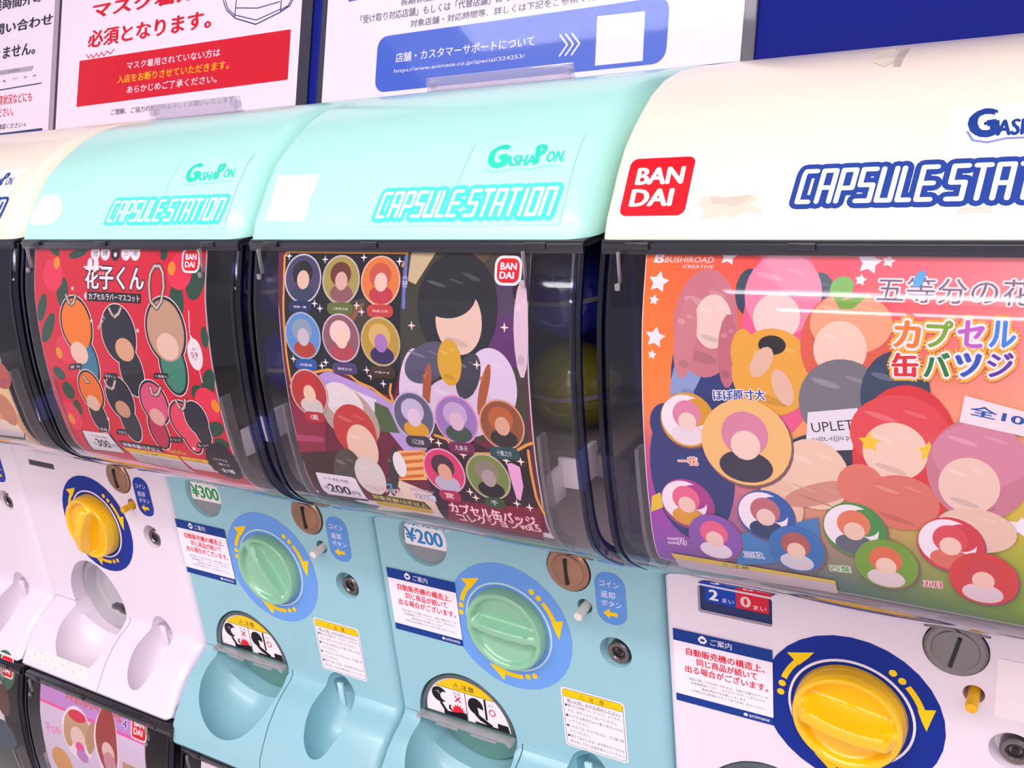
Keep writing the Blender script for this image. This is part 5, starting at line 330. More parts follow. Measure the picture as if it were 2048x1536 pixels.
'P3': [('g',-.33,.4352,.41,1.1331,8,12,[(140,90,190),(120,95,170),(100,100,150),(80,105,130),(60,110,110),(72,120,97),(85,130,85),(97,140,72),(110,150,60),(146,80,183),(137,90,165),(127,101,148),(118,112,130),(108,123,112),(113,133,97),(117,143,82),(122,152,66),(126,162,51),(153,70,176),(154,86,161),(155,103,146),(156,120,130),(157,137,115),(153,147,97),(150,156,79),(146,165,61),(143,175,43),(160,60,170),(171,82,157),(182,105,144),(194,128,131),(205,151,118),(196,159,100),(187,168,81),(178,176,63),(170,184,45),(182,71,147),(195,93,140),(209,116,133),(223,139,125),(236,161,118),(228,169,102),(220,176,86),(211,184,70),(203,191,54),(206,88,121),(215,107,119),(223,127,117),(232,146,116),(240,165,114),(237,172,104),(233,179,95),(229,185,86),(225,192,77),(240,130,80),(241,140,87),(242,150,95),(243,160,102),(245,170,110),(242,173,111),(239,177,113),(237,181,114),(234,184,116),(248,136,59),(248,138,70),(247,139,81),(246,141,92),(246,143,103),(244,151,112),(243,160,122),(241,168,131),(240,176,141),(249,131,45),(248,128,58),(248,124,71),(247,120,83),(247,116,96),(245,129,108),(244,142,120),(243,155,132),(241,168,143),(250,126,41),(249,117,53),(249,108,65),(248,99,77),(248,90,90),(246,107,104),(245,125,118),(244,142,132),(243,160,146),(250,121,44),(249,110,55),(249,98,67),(249,87,78),(248,76,90),(247,95,104),(246,114,119),(245,132,134),(244,151,149),(250,115,47),(249,102,57),(249,89,68),(249,76,79),(249,63,90),(248,82,102),(248,102,115),(247,121,128),(247,141,141),(250,110,50),(250,95,60),(250,80,70),(250,65,80),(250,50,90),(250,70,100),(250,90,110),(250,110,120),(250,130,130)]),('s','f4eef6',-.164,1.1143,.018,5,.52,.15),('s','f4eef6',-.3011,1.0631,.022,5,.52,.15),('s','f4eef6',-.3083,1.0276,.011,5,.52,.15),('s','f4eef6',-.303,.9542,.022,5,.52,.15),('s','f4eef6',-.3096,.919,.01,5,.52,.15),('s','f4eef6',.0896,1.1064,.022,5,.52,.15),('s','f4eef6',.1208,1.1086,.012,5,.52,.15),('s','f4eef6',.0772,1.0754,.011,5,.52,.15),('s','f4eef6',.3528,.6592,.02,5,.52,.15),('t','f4eef6','B',-.3152,1.1011,.0203,.0193,-.0894,.05,None,.06,.2),('t','f4eef6','BUSHIROAD',-.2921,1.1014,.099,.0116,0,.02,None,.06,.2),('t','f4eef6','CREATIVE',-.2536,1.0909,.0605,.0062,0,0,None,.06,.2),('e','2c3a78',-.1924,.8913,.0768,.1152,.1),('h','2c3a78',.22,-.2216,.9397,.0261,.0081,.25),('h','2c3a78',.16,-.1694,.9547,.02,.0058,.25),('h','2c3a78',-.1,-.2001,.8199,.0384,.0115,.25),('e','2c3a78',-.2314,.6845,.0896,.1656),('h','2c3a78',.22,-.2654,.7541,.0305,.0116,.25),('h','2c3a78',.16,-.2045,.7756,.0233,.0083,.25),('h','2c3a78',-.1,-.2404,.5818,.0448,.0166,.25),('e','2c3a78',-.2815,.7793,.0352,.0432),('e','8ca0d0',-.2311,.901,.0288,.0864,.35),('h','8ca0d0',.22,-.242,.9373,.0098,.006,.25),('h','8ca0d0',.16,-.2225,.9485,.0075,.0043,.25),('h','8ca0d0',-.1,-.234,.8474,.0144,.0086,.25),('e','c87884',-.2007,.9855,.064,.1044),('h','c87884',.22,-.225,1.0293,.0218,.0073,.25),('h','c87884',.16,-.1815,1.0429,.0166,.0052,.25),('h','c87884',-.1,-.2071,.9208,.032,.0104,.25),('e','ecd0c4',-.1862,.9902,.0371,.0518),('h','ecd0c4',.22,-.2003,1.012,.0126,.0036,.25),('h','ecd0c4',.16,-.1751,1.0187,.0096,.0026,.25),('h','ecd0c4',-.1,-.1899,.9581,.0186,.0052,.25),('e','cc8088',-.2404,.9547,.0224,.0792,.1),('h','cc8088',.22,-.2489,.988,.0076,.0055,.25),('h','cc8088',.16,-.2337,.9983,.0058,.004,.25),('h','cc8088',-.1,-.2426,.9056,.0112,.0079,.25),('e','c06c7c',-.1553,.9351,.0192,.072),('h','c06c7c',.22,-.1626,.9653,.0065,.005,.25),('h','c06c7c',.16,-.1495,.9747,.005,.0036,.25),('h','c06c7c',-.1,-.1572,.8905,.0096,.0072,.25),('e','2a4458',-.1202,1.0485,.0256,.0432),('e','2a4458',.0079,1.0408,.0288,.0468),('h','2a4458',.22,-.003,1.0605,.0098,.0033,.25),('h','2a4458',.16,.0165,1.0665,.0075,.0023,.25),('h','2a4458',-.1,.005,1.0118,.0144,.0047,.25),('e','e85c8c',-.0559,.9649,.0736,.1872),('h','e85c8c',.22,-.0839,1.0435,.025,.0131,.25),('h','e85c8c',.16,-.0338,1.0679,.0191,.0094,.25),('h','e85c8c',-.1,-.0633,.8488,.0368,.0187,.25),('e','ee88a8',-.057,1.0465,.0704,.0756),('h','ee88a8',.22,-.0838,1.0783,.0239,.0053,.25),('h','ee88a8',.16,-.0359,1.0881,.0183,.0038,.25),('h','ee88a8',-.1,-.064,.9996,.0352,.0076,.25),('e','f0d4cc',-.0657,1.0035,.0435,.0446),('e','e8a83c',-.0696,.9005,.0768,.0828),('h','e8a83c',.22,-.0988,.9353,.0261,.0058,.25),('h','e8a83c',.16,-.0466,.946,.02,.0041,.25),('h','e8a83c',-.1,-.0773,.8492,.0384,.0083,.25),('e','e8a83c',-.1266,.9369,.0224,.0432),('e','e8a83c',-.0086,.9326,.0192,.0396),('e','282028',-.0711,.9523,.0256,.018),('e','e4bca4',-.0899,.9192,.0179,.0324,.5),('e','e4bca4',-.0493,.8739,.0179,.036,-.4),('e','dc6048',.0571,.9598,.0768,.0936),('h','dc6048',.22,.0279,.9991,.0261,.0066,.25),('h','dc6048',.16,.0801,1.0113,.02,.0047,.25),('h','dc6048',-.1,.0494,.9018,.0384,.0094,.25),('e','f2a880',.0658,.9979,.0704,.054),('h','f2a880',.22,.039,1.0206,.0239,.0038,.25),('h','f2a880',.16,.0869,1.0276,.0183,.0027,.25),('h','f2a880',-.1,.0588,.9644,.0352,.0054,.25),('e','f0d0bc',.0502,.9518,.0461,.0504),('h','f0d0bc',.22,.0327,.973,.0157,.0035,.25),('h','f0d0bc',.16,.064,.9795,.012,.0025,.25),('h','f0d0bc',-.1,.0456,.9206,.0231,.005,.25),('e','76767e',.0576,.8555,.0768,.0792),('h','76767e',.22,.0284,.8888,.0261,.0055,.25),('h','76767e',.16,.0806,.8991,.02,.004,.25),('h','76767e',-.1,.0499,.8064,.0384,.0079,.25),('e','36465e',.1462,.8751,.0576,.0792),('h','36465e',.22,.1243,.9084,.0196,.0055,.25),('h','36465e',.16,.1635,.9187,.015,.004,.25),('h','36465e',-.1,.1404,.826,.0288,.0079,.25),('e','2c3440',.0487,.7531,.0896,.0432),('h','2c3440',.22,.0147,.7712,.0305,.003,.25),('h','2c3440',.16,.0756,.7769,.0233,.0022,.25),('h','2c3440',-.1,.0397,.7263,.0448,.0043,.25),('p','e6e4ee',[(-.0019,.8317),(.0852,.8482),(.0965,.7714),(-.0049,.7547)]),('t','34303a','UPLET',.0071,.7937,.0752,.0182,.1915,0,None,.06,0),('t','34303a','ʌplɪt,-t(j)úːp',.0066,.7729,.0687,.0123,.1776,0,None,.06,0),('e','ecccb4',.0108,.7096,.064,.072,-.3),('h','ecccb4',.22,-.0135,.7398,.0218,.005,.25),('h','ecccb4',.16,.03,.7492,.0166,.0036,.25),('h','ecccb4',-.1,.0044,.665,.032,.0072,.25),('e','e8c0a8',-.0539,.6323,.0448,.0576),('h','e8c0a8',.22,-.0709,.6565,.0152,.004,.25),('h','e8c0a8',.16,-.0405,.664,.0116,.0029,.25),('h','e8c0a8',-.1,-.0584,.5966,.0224,.0058,.25),('e','d09080',.0185,.6713,.0704,.0216,-.4),('h','d09080',.22,-.0083,.6804,.0239,.0015,.25),('h','d09080',.16,.0396,.6832,.0183,.0011,.25),('h','d09080',-.1,.0115,.6579,.0352,.0022,.25),('e','d8343c',.1682,.7603,.0896,.1368),('h','d8343c',.22,.1342,.8178,.0305,.0096,.25),('h','d8343c',.16,.1951,.8355,.0233,.0068,.25),('h','d8343c',-.1,.1592,.6755,.0448,.0137,.25),('e','e04850',.1561,.8065,.0832,.072),('h','e04850',.22,.1245,.8367,.0283,.005,.25),('h','e04850',.16,.1811,.8461,.0216,.0036,.25),('h','e04850',-.1,.1478,.7619,.0416,.0072,.25),('e','f0d0bc',.1502,.774,.0544,.054),('h','f0d0bc',.22,.1295,.7967,.0185,.0038,.25),('h','f0d0bc',.16,.1665,.8037,.0141,.0027,.25),('h','f0d0bc',-.1,.1448,.7405,.0272,.0054,.25),('e','dc7868',.0942,.7003,.0416,.0432),('e','d87464',.1637,.677,.064,.054),('h','d87464',.22,.1394,.6997,.0218,.0038,.25),('h','d87464',.16,.1829,.7067,.0166,.0027,.25),('h','d87464',-.1,.1573,.6435,.032,.0054,.25),('s','f4cc30',.1077,.787,.02,5,.5,0),('s','f4cc30',.2054,.7809,.02,5,.5,0),('e','c87c90',.2831,.7559,.08,.0936),('h','c87c90',.22,.2527,.7952,.0272,.0066,.25),('h','c87c90',.16,.3071,.8074,.0208,.0047,.25),('h','c87c90',-.1,.2751,.6979,.04,.0094,.25),('e','d488a0',.2849,.7831,.0736,.0576),('h','d488a0',.22,.2569,.8073,.025,.004,.25),('h','d488a0',.16,.307,.8148,.0191,.0029,.25),('h','d488a0',-.1,.2775,.7474,.0368,.0058,.25),('e','ecccbc',.2715,.7266,.048,.0518),('h','ecccbc',.22,.2533,.7484,.0163,.0036,.25),('h','ecccbc',.16,.2859,.7551,.0125,.0026,.25),('h','ecccbc',-.1,.2667,.6945,.024,.0052,.25),('e','e8c4b0',.2854,.6428,.064,.0432),('h','e8c4b0',.22,.2611,.6609,.0218,.003,.25),('h','e8c4b0',.16,.3046,.6666,.0166,.0022,.25),('h','e8c4b0',-.1,.279,.616,.032,.0043,.25),('e','6cb848',.0467,1.0609,.0192,.0216,.8),('p','78b048',[(.0252,1.0565),(.0367,1.0493),(.0564,1.0761),(.0485,1.0384),(.0974,1.053),(.0676,1.0242),(.0459,1.0233)]),('p','3f7fbe',[(-.142,.5526),(.018,.6213),(.0239,.5259),(-.1493,.4727)]),('t','64506c','五等分の花嫁',.1062,1.0385,.2885,.043,0,0,'fbdfe0',.07,0),('e','38a0e0',.1729,1.0787,.008,.016,.4),('t','f4b43c','カ',.1385,.9609,.0438,.0476,0,.04,'f4b43c',.16,0),('t','f4b43c','プ',.1893,.9639,.0424,.0468,0,.04,'f4b43c',.16,0),('t','f4b43c','セ',.2384,.9669,.0411,.046,0,.04,'f4b43c',.16,0),('t','f4b43c','ル',.286,.9697,.0398,.0453,0,.04,'f4b43c',.16,0),('t','f08030','カ',.1385,.9609,.0438,.0476,0,.04,'faf0f4',.07,0),('t','7cae2c','プ',.1893,.9639,.0424,.0468,0,.04,'faf0f4',.07,0),('t','c060c8','セ',.2384,.9669,.0411,.046,0,.04,'faf0f4',.07,0),('t','3c88e4','ル',.286,.9697,.0398,.0453,0,.04,'faf0f4',.07,0),('t','f4b43c','缶',.1395,.9087,.0442,.0429,.0774,.04,'f4b43c',.16,0),('t','f4b43c','バ',.1905,.9126,.0427,.0422,.0771,.04,'f4b43c',.16,0),('t','f4b43c','ッ',.2399,.9165,.0413,.0415,.0771,.04,'f4b43c',.16,0),('t','f4b43c','ジ',.2877,.9201,.04,.0408,.0771,.04,'f4b43c',.16,0),('t','dc2830','缶',.1395,.9087,.0442,.0429,.0774,.04,'faf0f4',.07,0),('t','24803c','バ',.1905,.9126,.0427,.0422,.0771,.04,'faf0f4',.07,0),('t','2858c0','ッ',.2399,.9165,.0413,.0415,.0771,.04,'faf0f4',.07,0),('t','6034a0','ジ',.2877,.9201,.04,.0408,.0771,.04,'faf0f4',.07,0),('p','f0e4ea',[(.2563,.8867),(.345,.8678),(.4212,.8542),(.4253,.8009),(.3454,.8261),(.2509,.8399)]),('t','2450a8','全10種',.2647,.8544,.1238,.0188,-.147,.03,None,.06,0),('t','2850a0','ほぼ原寸大',-.1816,.8375,.1015,.0211,.0915,.03,'f4eef4',.08,0),('e','7c5c60',-.2341,.7891,.0579,.0579,0),('e','d89c30',-.2358,.792,.0568,.0568,0),('e','f2eaf2',-.2415,.7948,.0488,.0488,0),('e','d89c30',-.2188,.809,.0284,.0284,0),('e','d89c30',-.2244,.7636,.0227,.017,0),('e','e8dce4',-.2358,.7608,.0341,.0216,0),('e','dc88a8',-.2369,.8033,.0295,.0295,0),('e','f0d4c8',-.2358,.7891,.0187,.0193,0),('e','7c5c60',-.1159,.7537,.0899,.0899,0),('e','f0c078',-.1185,.7581,.0882,.0882,0),('e','34344c',-.1185,.7096,.0529,.0335,0),('e','d888a4',-.1203,.7757,.0459,.0459,0),('e','f0d4c4',-.1185,.7537,.0291,.03,0),('e','7c5c60',-.2445,.6037,.0577,.0577,0),('e','a83c90',-.2462,.6065,.0566,.0566,0),('e','f2eaf2',-.2518,.6093,.0486,.0486,0),('e','a83c90',-.2292,.6235,.0283,.0283,0),('e','a83c90',-.2349,.5782,.0226,.017,0),('e','dca03c',-.2462,.5754,.0339,.0215,0),('e','e86890',-.2473,.6178,.0294,.0294,0),('e','f0ccc0',-.2462,.6037,.0187,.0192,0),('e','7c5c60',-.1892,.5323,.0574,.0574,0),('e','8858b0',-.1909,.5351,.0563,.0563,0),('e','e4d8e4',-.1909,.5042,.0338,.0214,0),('e','e46488',-.192,.5464,.0293,.0293,0),('e','eccac0',-.1909,.5323,.0186,.0191,0),('e','7c5c60',-.0807,.6047,.0578,.0578,0),('e','2c5cac',-.0824,.6075,.0566,.0566,0),('e','f2eaf2',-.0881,.6103,.0487,.0487,0),('e','2c5cac',-.0654,.6245,.0283,.0283,0),('e','2c5cac',-.0711,.5792,.0226,.017,0),('e','2c4068',-.0824,.5764,.034,.0215,0),('e','bc6c78',-.0835,.6188,.0294,.0294,0),('e','ecccc0',-.0824,.6047,.0187,.0193,0),('e','7c5c60',-.0237,.5387,.0557,.0557,0),('e','3070b4',-.0254,.5414,.0546,.0546,0),('e','d0ccd8',-.0254,.5114,.0328,.0207,0),('e','a85c58',-.0265,.5523,.0284,.0284,0),('e','e8c8b8',-.0254,.5387,.018,.0186,0),('e','7c5c60',.0852,.6044,.0586,.0586,0),('e','449048',.0835,.6073,.0575,.0575,0),('e','f2eaf2',.0777,.6101,.0494,.0494,0),('e','449048',.1007,.6245,.0287,.0287,0),('e','449048',.095,.5786,.023,.0172,0),('e','5c6474',.0835,.5757,.0345,.0218,0),('e','e07c58',.0823,.6188,.0299,.0299,0),('e','eccab4',.0835,.6044,.019,.0195,0),('e','7c5c60',.1417,.5388,.0568,.0568,0),('e','70a038',.14,.5416,.0556,.0556,0),('e','dcd0d4',.14,.511,.0334,.0211,0),('e','dc6c4c',.1389,.5527,.0289,.0289,0),('e','ecccb8',.14,.5388,.0184,.0189,0),('e','7c5c60',.2491,.6048,.0563,.0563,0),('e','d03448',.2475,.6076,.0552,.0552,0),('e','f2eaf2',.2419,.6104,.0475,.0475,0),('e','d03448',.264,.6242,.0276,.0276,0),('e','d03448',.2585,.58,.0221,.0166,0),('e','d87060',.2475,.5772,.0331,.021,0),('e','d84858',.2464,.6186,.0287,.0287,0),('e','f0ccbc',.2475,.6048,.0182,.0188,0),('e','7c5c60',.304,.5436,.0567,.0567,0),('e','d03c3c',.3024,.5464,.0556,.0556,0),('e','e0ccd4',.3024,.5158,.0333,.0211,0),('e','c83c48',.3013,.5575,.0289,.0289,0),('e','ecc4b4',.3024,.5436,.0183,.0189,0),('t','e87840','一花',-.258,.6926,.0417,.0177,.1134,.03,'f8f0f4',.08,0),('t','8c50b4','二乃',-.2971,.4952,.041,.0168,.1338,.03,'f4ecf2',.08,0),('t','4c88c8','三玖',-.1316,.4982,.0416,.0161,.1355,.03,'f4ecf2',.08,0),('t','5ca048','四葉',.0374,.4997,.0389,.0154,.1202,.03,'f4ecf2',.08,0),('t','d83c50','五月',.2038,.5023,.0318,.0147,.0819,.03,'f4ecf2',.08,0),('p','e8c83c',[(-.3224,.6118),(-.3025,.624),(-.2996,.5882),(-.3286,.5716)]),('p','dcc450',[(-.2948,.4713),(.0457,.4785),(.0468,.4348),(.0392,.4314),(-.2883,.4434)]),('p','ccbcc4',[(-.2876,.4552),(.0433,.4692),(.0449,.4339),(-.2904,.4126)]),('t','4c4028','⚠注意',-.1859,.4554,.0608,.0137,.0925,0,None,.06,0)],
'Q0': [('r','dccce4',-.33,0,.37,1.121,0),('r','c890d4',-.33,1.041,.37,1.121,0),('r','f05ca8',-.33,1.031,.37,1.044,0),('t','f08c20','アイカツ!シリーズあそーと',-.152,1.084,.3719,.0332,0,.03,'8c2c58',.04,0),('t','7c58b0','4',.2295,1.0654,.0277,.0348,0,.03,'f4ecf8',.06,0),('r','fff6f4',.2823,1.039,.3793,1.141,.02),('r','e01020',.2883,1.045,.3733,1.135,.016),('t','f4eef6','BAN',.3002,1.0927,.0629,.027,0,.045,None,0,0),('t','f4eef6','DAI',.2985,1.0594,.0561,.027,0,.045,None,0,0),('t','f070b0','Pon',-.2867,.8976,.0927,.0461,.1717,0,None,.06,0),('e','f4e8ee',-.0729,.9479,.105,.125),('e','c8a078',-.0684,.9805,.09,.075),('e','b89468',.0216,.9582,.03,.08,.3),('e','c89c6c',-.1364,.9335,.03,.06),('e','ecccc0',-.0692,.9309,.05,.055),('e','d82848',-.0675,1.0323,.06,.025),('e','ec4898',-.0613,.8874,.03,.03),('e','c080c8',-.0527,.8527,.04,.03),('e','f4e8ee',.1251,.9585,.08,.16),('e','a03c34',.1267,.9721,.07,.15),('e','e8c8bc',.1333,.9301,.04,.045),('e','cc8c98',.1368,.8817,.04,.05),('e','d89c40',-.2214,.7722,.07,.07),('r','b8986c',.22,.886,.3,.916,0)],
'Q1': [('r','f0e6f4',-.325,0,.38,.83,0)],
'QM': [('r','26403a',-.33,0,.37,.85,0),('e','3c6a4c',.3994,1.1018,.08,.09),('e','5c3430',.383,.9576,.05,.08),('e','2c4a5c',.3499,.7683,.08,.07),('r','fff6f4',.3674,1.0703,.4644,1.1723,.02),('r','e01020',.3734,1.0763,.4584,1.1663,.016),('t','f4eef6','BAN',.3853,1.124,.0629,.027,0,.045,None,0,0),('t','f4eef6','DAI',.3836,1.0907,.0561,.027,0,.045,None,0,0)]}

# ---------------------------------------------------------------- setting
def struct(name, bm, m, smooth=30, label=None):
    me = bpy.data.meshes.new(name); bm.to_mesh(me); bm.free(); me.materials.append(m); finish(me, smooth)
    o = bpy.data.objects.new(name, me); COL.objects.link(o); o['kind'] = 'structure'
    if label: o['label'] = label
    return o
bm = bmesh.new(); box(bm, -4, -6, -.06, 5, 1.2, 0); struct('floor', bm, mat('vinyl_floor', 'cfc8c8', .35, wear=.08))
bm = bmesh.new(); box(bm, -4, -6, 2.75, 5, 1.2, 2.81); struct('ceiling', bm, mat('ceiling_board', 'f0ecec', .8))
bm = bmesh.new(); box(bm, -4, 1.1, 0, 5, 1.2, 2.75); struct('wall_back', bm, mat('blue_wall', '10209a', .5, bump=.1))
for i, y in enumerate((-1.3, -2.5, -3.9, -5.3)):
    f = bpy.data.objects.new('ceiling_light', None); COL.objects.link(f); f.location = (.9, y, 2.75)
    tag(f, ['long ceiling lamp nearest the machines', 'second long ceiling lamp out from the machines', 'third long ceiling lamp out from the machines', 'long ceiling lamp farthest from the machines'][i], 'lamp', 'long ceiling lamps over the aisle')
    bm = bmesh.new(); box(bm, -1.9, -.08, -.05, 1.9, .08, 0, .008); me = bpy.data.meshes.new('housing'); bm.to_mesh(me); bm.free(); me.materials.append(mat('lamp_housing', 'f0f0f0', .4)); put('housing', me, f)
    for dx in (-1.25, 0, 1.25):
        bm = bmesh.new(); box(bm, dx-.59, -.075, -.075, dx+.59, .075, -.05, .01); me = bpy.data.meshes.new('lamp_tube'); bm.to_mesh(me); bm.free(); me.materials.append(mat('lamp_glow', 'fffaff', .5, emit=15) if i != 1 else mat('lamp_warm', 'ffa860', .5, emit=9)); put('lamp_tube', me, f)

# ---------------------------------------------------------------- leaning blue board with the notices
brd = Frame('display_board', 0, 0, 0, 1.55, 'blue display board leaning back on top of the capsule machines, notices on it', 'board')
S_BACK = profile([(y+.012, z) for y, z in BOARD])
put('panel', sheet_mesh('panel', mat('board_blue', '07187c', .6, spec=.12, bump=.1), S_BACK, -2.6, 0, 5.4, 2.1, .05, 1.55), brd)
def notice(k, x0, s0, x1, s1, items, label, edge, e0, e1):
    fr = Frame('notice', 0, 0, 0, 1.55, label, 'notice')
    put('paper', sheet_mesh('paper', mat('notice_paper', 'f3edf6', .5), S_BOARD, x0, s0, x1, s1, .002, 1.55), fr)
    put('card_frame', sheet_mesh('card_frame', edge, profile([(y+.003, z) for y, z in BOARD]), e0, s0, e1, s1+.02, .005, 1.55), fr)
    put('lettering', print_mesh('lettering', items, S_BOARD, zb=1.55), fr)
    sl = clear('notice_sleeve', (.98, .97, .99, 1), 1.3, .04, .45)
    put('clear_sleeve', sheet_mesh('clear_sleeve', sl, profile([(y-.014, z) for y, z in BOARD]), e0, s0, e1, s1+.02, .003, 1.55), fr)
    return fr
dark = mat('frame_charcoal', '2a2c3c', .35)
notice(0, -2.5, .003, -1.0, 1.6, ART['n1'], 'white notice with black and red lettering at the far left of the board', mat('frame_pearl', 'b0a4ac', .3), -2.53, -.965)
notice(1, -.94, .003, .655, 1.6, ART['n2'], 'white face mask notice with a red band and red headline, second on the board', dark, -.965, .712)
notice(2, .795, .003, 2.475, 1.6, ART['n3'], 'white notice with a rounded blue panel and web address, rightmost on the board', dark, .765, 2.515)

# ---------------------------------------------------------------- capsule machines
XL, XR = -.4275, .545
MINT, CREAMC, SKY, WHITE = 'b2f1e5', 'f6ebd8', '92c6d2', 'e6dcea'
M_DOME = clear('smoky_clear_plastic', (.90, .88, .90, 1), 1.5, .035, 1.1, 0)
M_NAVY = mat('navy_plastic', '141c4c', .25, coat=.3)
def lid_mesh(colour):
    P = [(-.352, 1.13)]+list(LIDUP)+[(.90, 1.53), (.90, 1.13)]; bm = bmesh.new(); rings = []; rl, rr, seg = .022, .065, 7
    def ring(x, d):
        Q = inset_poly(P, d) if d > 0 else list(P); a, b = Q[0], Q[1]
        if b[1] < 1.258: b = (b[0], 1.2585); Q[1] = b
        t = (1.256-a[1])/(b[1]-a[1]); Q[0] = (a[0]+(b[0]-a[0])*t, 1.256); Q[-1] = (Q[-1][0], 1.256); rings.append([bm.verts.new((x, y, z)) for y, z in Q])
    for i in range(seg+1): a = PI/2*i/seg; ring(XL+rl*(1-math.cos(a)), rl*(1-math.sin(a)))
    for i in range(seg+1): a = PI/2*(1-i/seg); ring(XR-rr*(1-math.cos(a)), rr*(1-math.sin(a)))
    n = len(P)
    for a, b in zip(rings, rings[1:]):
        for i in range(n): bm.faces.new((a[i], a[(i+1) % n], b[(i+1) % n], b[i]))
    bm.faces.new(rings[0]); bm.faces.new(rings[-1][::-1]); bmesh.ops.recalc_face_normals(bm, faces=bm.faces[:])
    return to_mesh('lid', bm, mat('lid_plastic', colour, .28, coat=.25, wear=.035), ZB, 40)
ZB = -.74
def body_profile(tb):
    q = (tb+.02+.43)/(-.662+.43) if tb > -.69 else 1
    return [(0, .30), (0, -.43)]+[(y*(.55+.45*q), -.43+(z+.43)*q) for y, z in ((-.004, -.452), (-.02, -.466), (-.043, -.479), (-.078, -.497), (-.116, -.524), (-.162, -.569), (-.199, -.619), (-.228, -.662))]+[(-.247 if tb < -.69 else -.228, tb+.012), (-.243 if tb < -.69 else -.224, tb), (.90, tb), (.90, 1.25), (.27, 1.25), (.27, .42), (.03, .31)]
def ellipsoid(c, ax, dirn):
    bm = bmesh.new(); bmesh.ops.create_uvsphere(bm, u_segments=40, v_segments=26, radius=1)
    d = Vector((0, dirn[0], dirn[1])).normalized(); q = Vector((0, -d.z, d.y)); x = Vector((1, 0, 0))
    M = Matrix((x*ax[0], q*ax[1], d*ax[2])).transposed().to_4x4(); M.translation = c; bm.transform(M); return bm
def body_mesh(kind, colour, tb):
    bm = loft(body_profile(tb), -.482, .511, .018, .04, 6); cut = []
    ox, ov, r = (-.145, -.40, .182) if kind == 'W' else (-.212, -.43, .192)
    c = bmesh.new(); ycyl(c, ox, ov, -.03 if kind == 'W' else -.02, .16, r, r, 56); cut.append(c)
    c = ellipsoid((ox, -.068, ov-.032), (r*1.03, .165, .247), (-.5, -.86)); cut.append(c)
    sx = ox+r+.02
    pr = body_profile(tb)[1:11]; c = bmesh.new(); a = [(y-.02, z) for y, z in pr]; b = [(y+.016, z-.004) for y, z in pr]; ring = a+b[::-1]
    v0 = [c.verts.new((sx-.0022, y, z)) for y, z in ring]; v1 = [c.verts.new((sx+.0022, y, z)) for y, z in ring]; n = len(ring)
    c.faces.new(v0); c.faces.new(v1[::-1])
    for i in range(n): c.faces.new((v0[i], v0[(i+1) % n], v1[(i+1) % n], v1[i]))
    cut.append(c)
    c = bmesh.new(); box(c, -.52, -.02, -.4405, ox-r+.006, .012, -.4365); cut.append(c)
    px = .235 if kind != 'W' else .262
    c = ellipsoid((px, -.072, -.517), (.086, .105, .158), (-.62, -.78)); cut.append(c)
    c = bmesh.new(); box(c, px-.055, -.01, -.50, px+.055, .1, -.435, .012); cut.append(c)
    lx = .358 if kind != 'W' else .348
    c = bmesh.new(); ycyl(c, lx, .004, -.004, .035, .051, .040, 40); cut.append(c)
    c = bmesh.new(); ycyl(c, .2716, .1358, -.02, .08, .0235, .0235, 24); cut.append(c)
    c = bmesh.new(); ycyl(c, 0, 0, -.02, .02, .146, .146, 56); cut.append(c)
    c = bmesh.new(); ycyl(c, .229, .246, -.02, .02, .071, .071, 44); cut.append(c)
    if kind == 'A':
        c = bmesh.new(); ycyl(c, -.286, .245, -.004, .016, .094, .088, 44); cut.append(c)
    elif kind == 'C':
        c = bmesh.new(); box(c, -.388, -.02, .199, -.192, .012, .28, .006); cut.append(c)
    else:
        c = bmesh.new(); box(c, -.378, -.02, .217, -.199, .008, .243); cut.append(c)
    bm = carve(bm, cut)
    return to_mesh('body', bm, mat('body_plastic', colour, .3, coat=.2, wear=.02, bump=.02), ZB, 32)
def knob_mesh(colour, ang, amp, ridge, base=.004):
    bm = bmesh.new(); R = .136; n, m_ = 96, 34; rings = []
    ca, sa = math.cos(ang), math.sin(ang)
    def hgt(x, z, r):
        t = abs(-x*sa+z*ca)/R; rr = r/R; ss = lambda a, b, v: (lambda q: q*q*(3-2*q))(min(1, max(0, (v-a)/(b-a))))
        rim = .022+amp*.25; bar = 1-ss(ridge*.4, ridge*1.15, t)
        dish = .006+amp*.25*ss(.1, 1, t)
        core = dish+(amp*(1-.35*rr**2)-dish)*bar
        k = ss(.76, .88, rr); h = max(core*(1-k)+rim*k, 0)
        e = min(1, max(0, (1-rr)/.06)); return base+h*math.sqrt(1-(1-e)**2)
    for i in range(m_+1):
        r = R*(1-(1-i/m_)**1.0); 
        rings.append([bm.verts.new((r*math.cos(t*2*PI/n), -hgt(r*math.cos(t*2*PI/n), r*math.sin(t*2*PI/n), r), r*math.sin(t*2*PI/n))) for t in range(n)] if i else [bm.verts.new((0, -hgt(0, 0, 0), 0))])
    rings.append([bm.verts.new((R*math.cos(t*2*PI/n), .012, R*math.sin(t*2*PI/n))) for t in range(n)])
    for a, b in zip(rings, rings[1:]):
        for i in range(n):
            if len(a) == 1: bm.faces.new((a[0], b[i], b[(i+1) % n]))
            else: bm.faces.new((a[i], b[i], b[(i+1) % n], a[(i+1) % n]))
    bmesh.ops.recalc_face_normals(bm, faces=bm.faces[:])
    return to_mesh('knob', bm, mat('knob_plastic', colour, .16, coat=.5), ZB, 50)
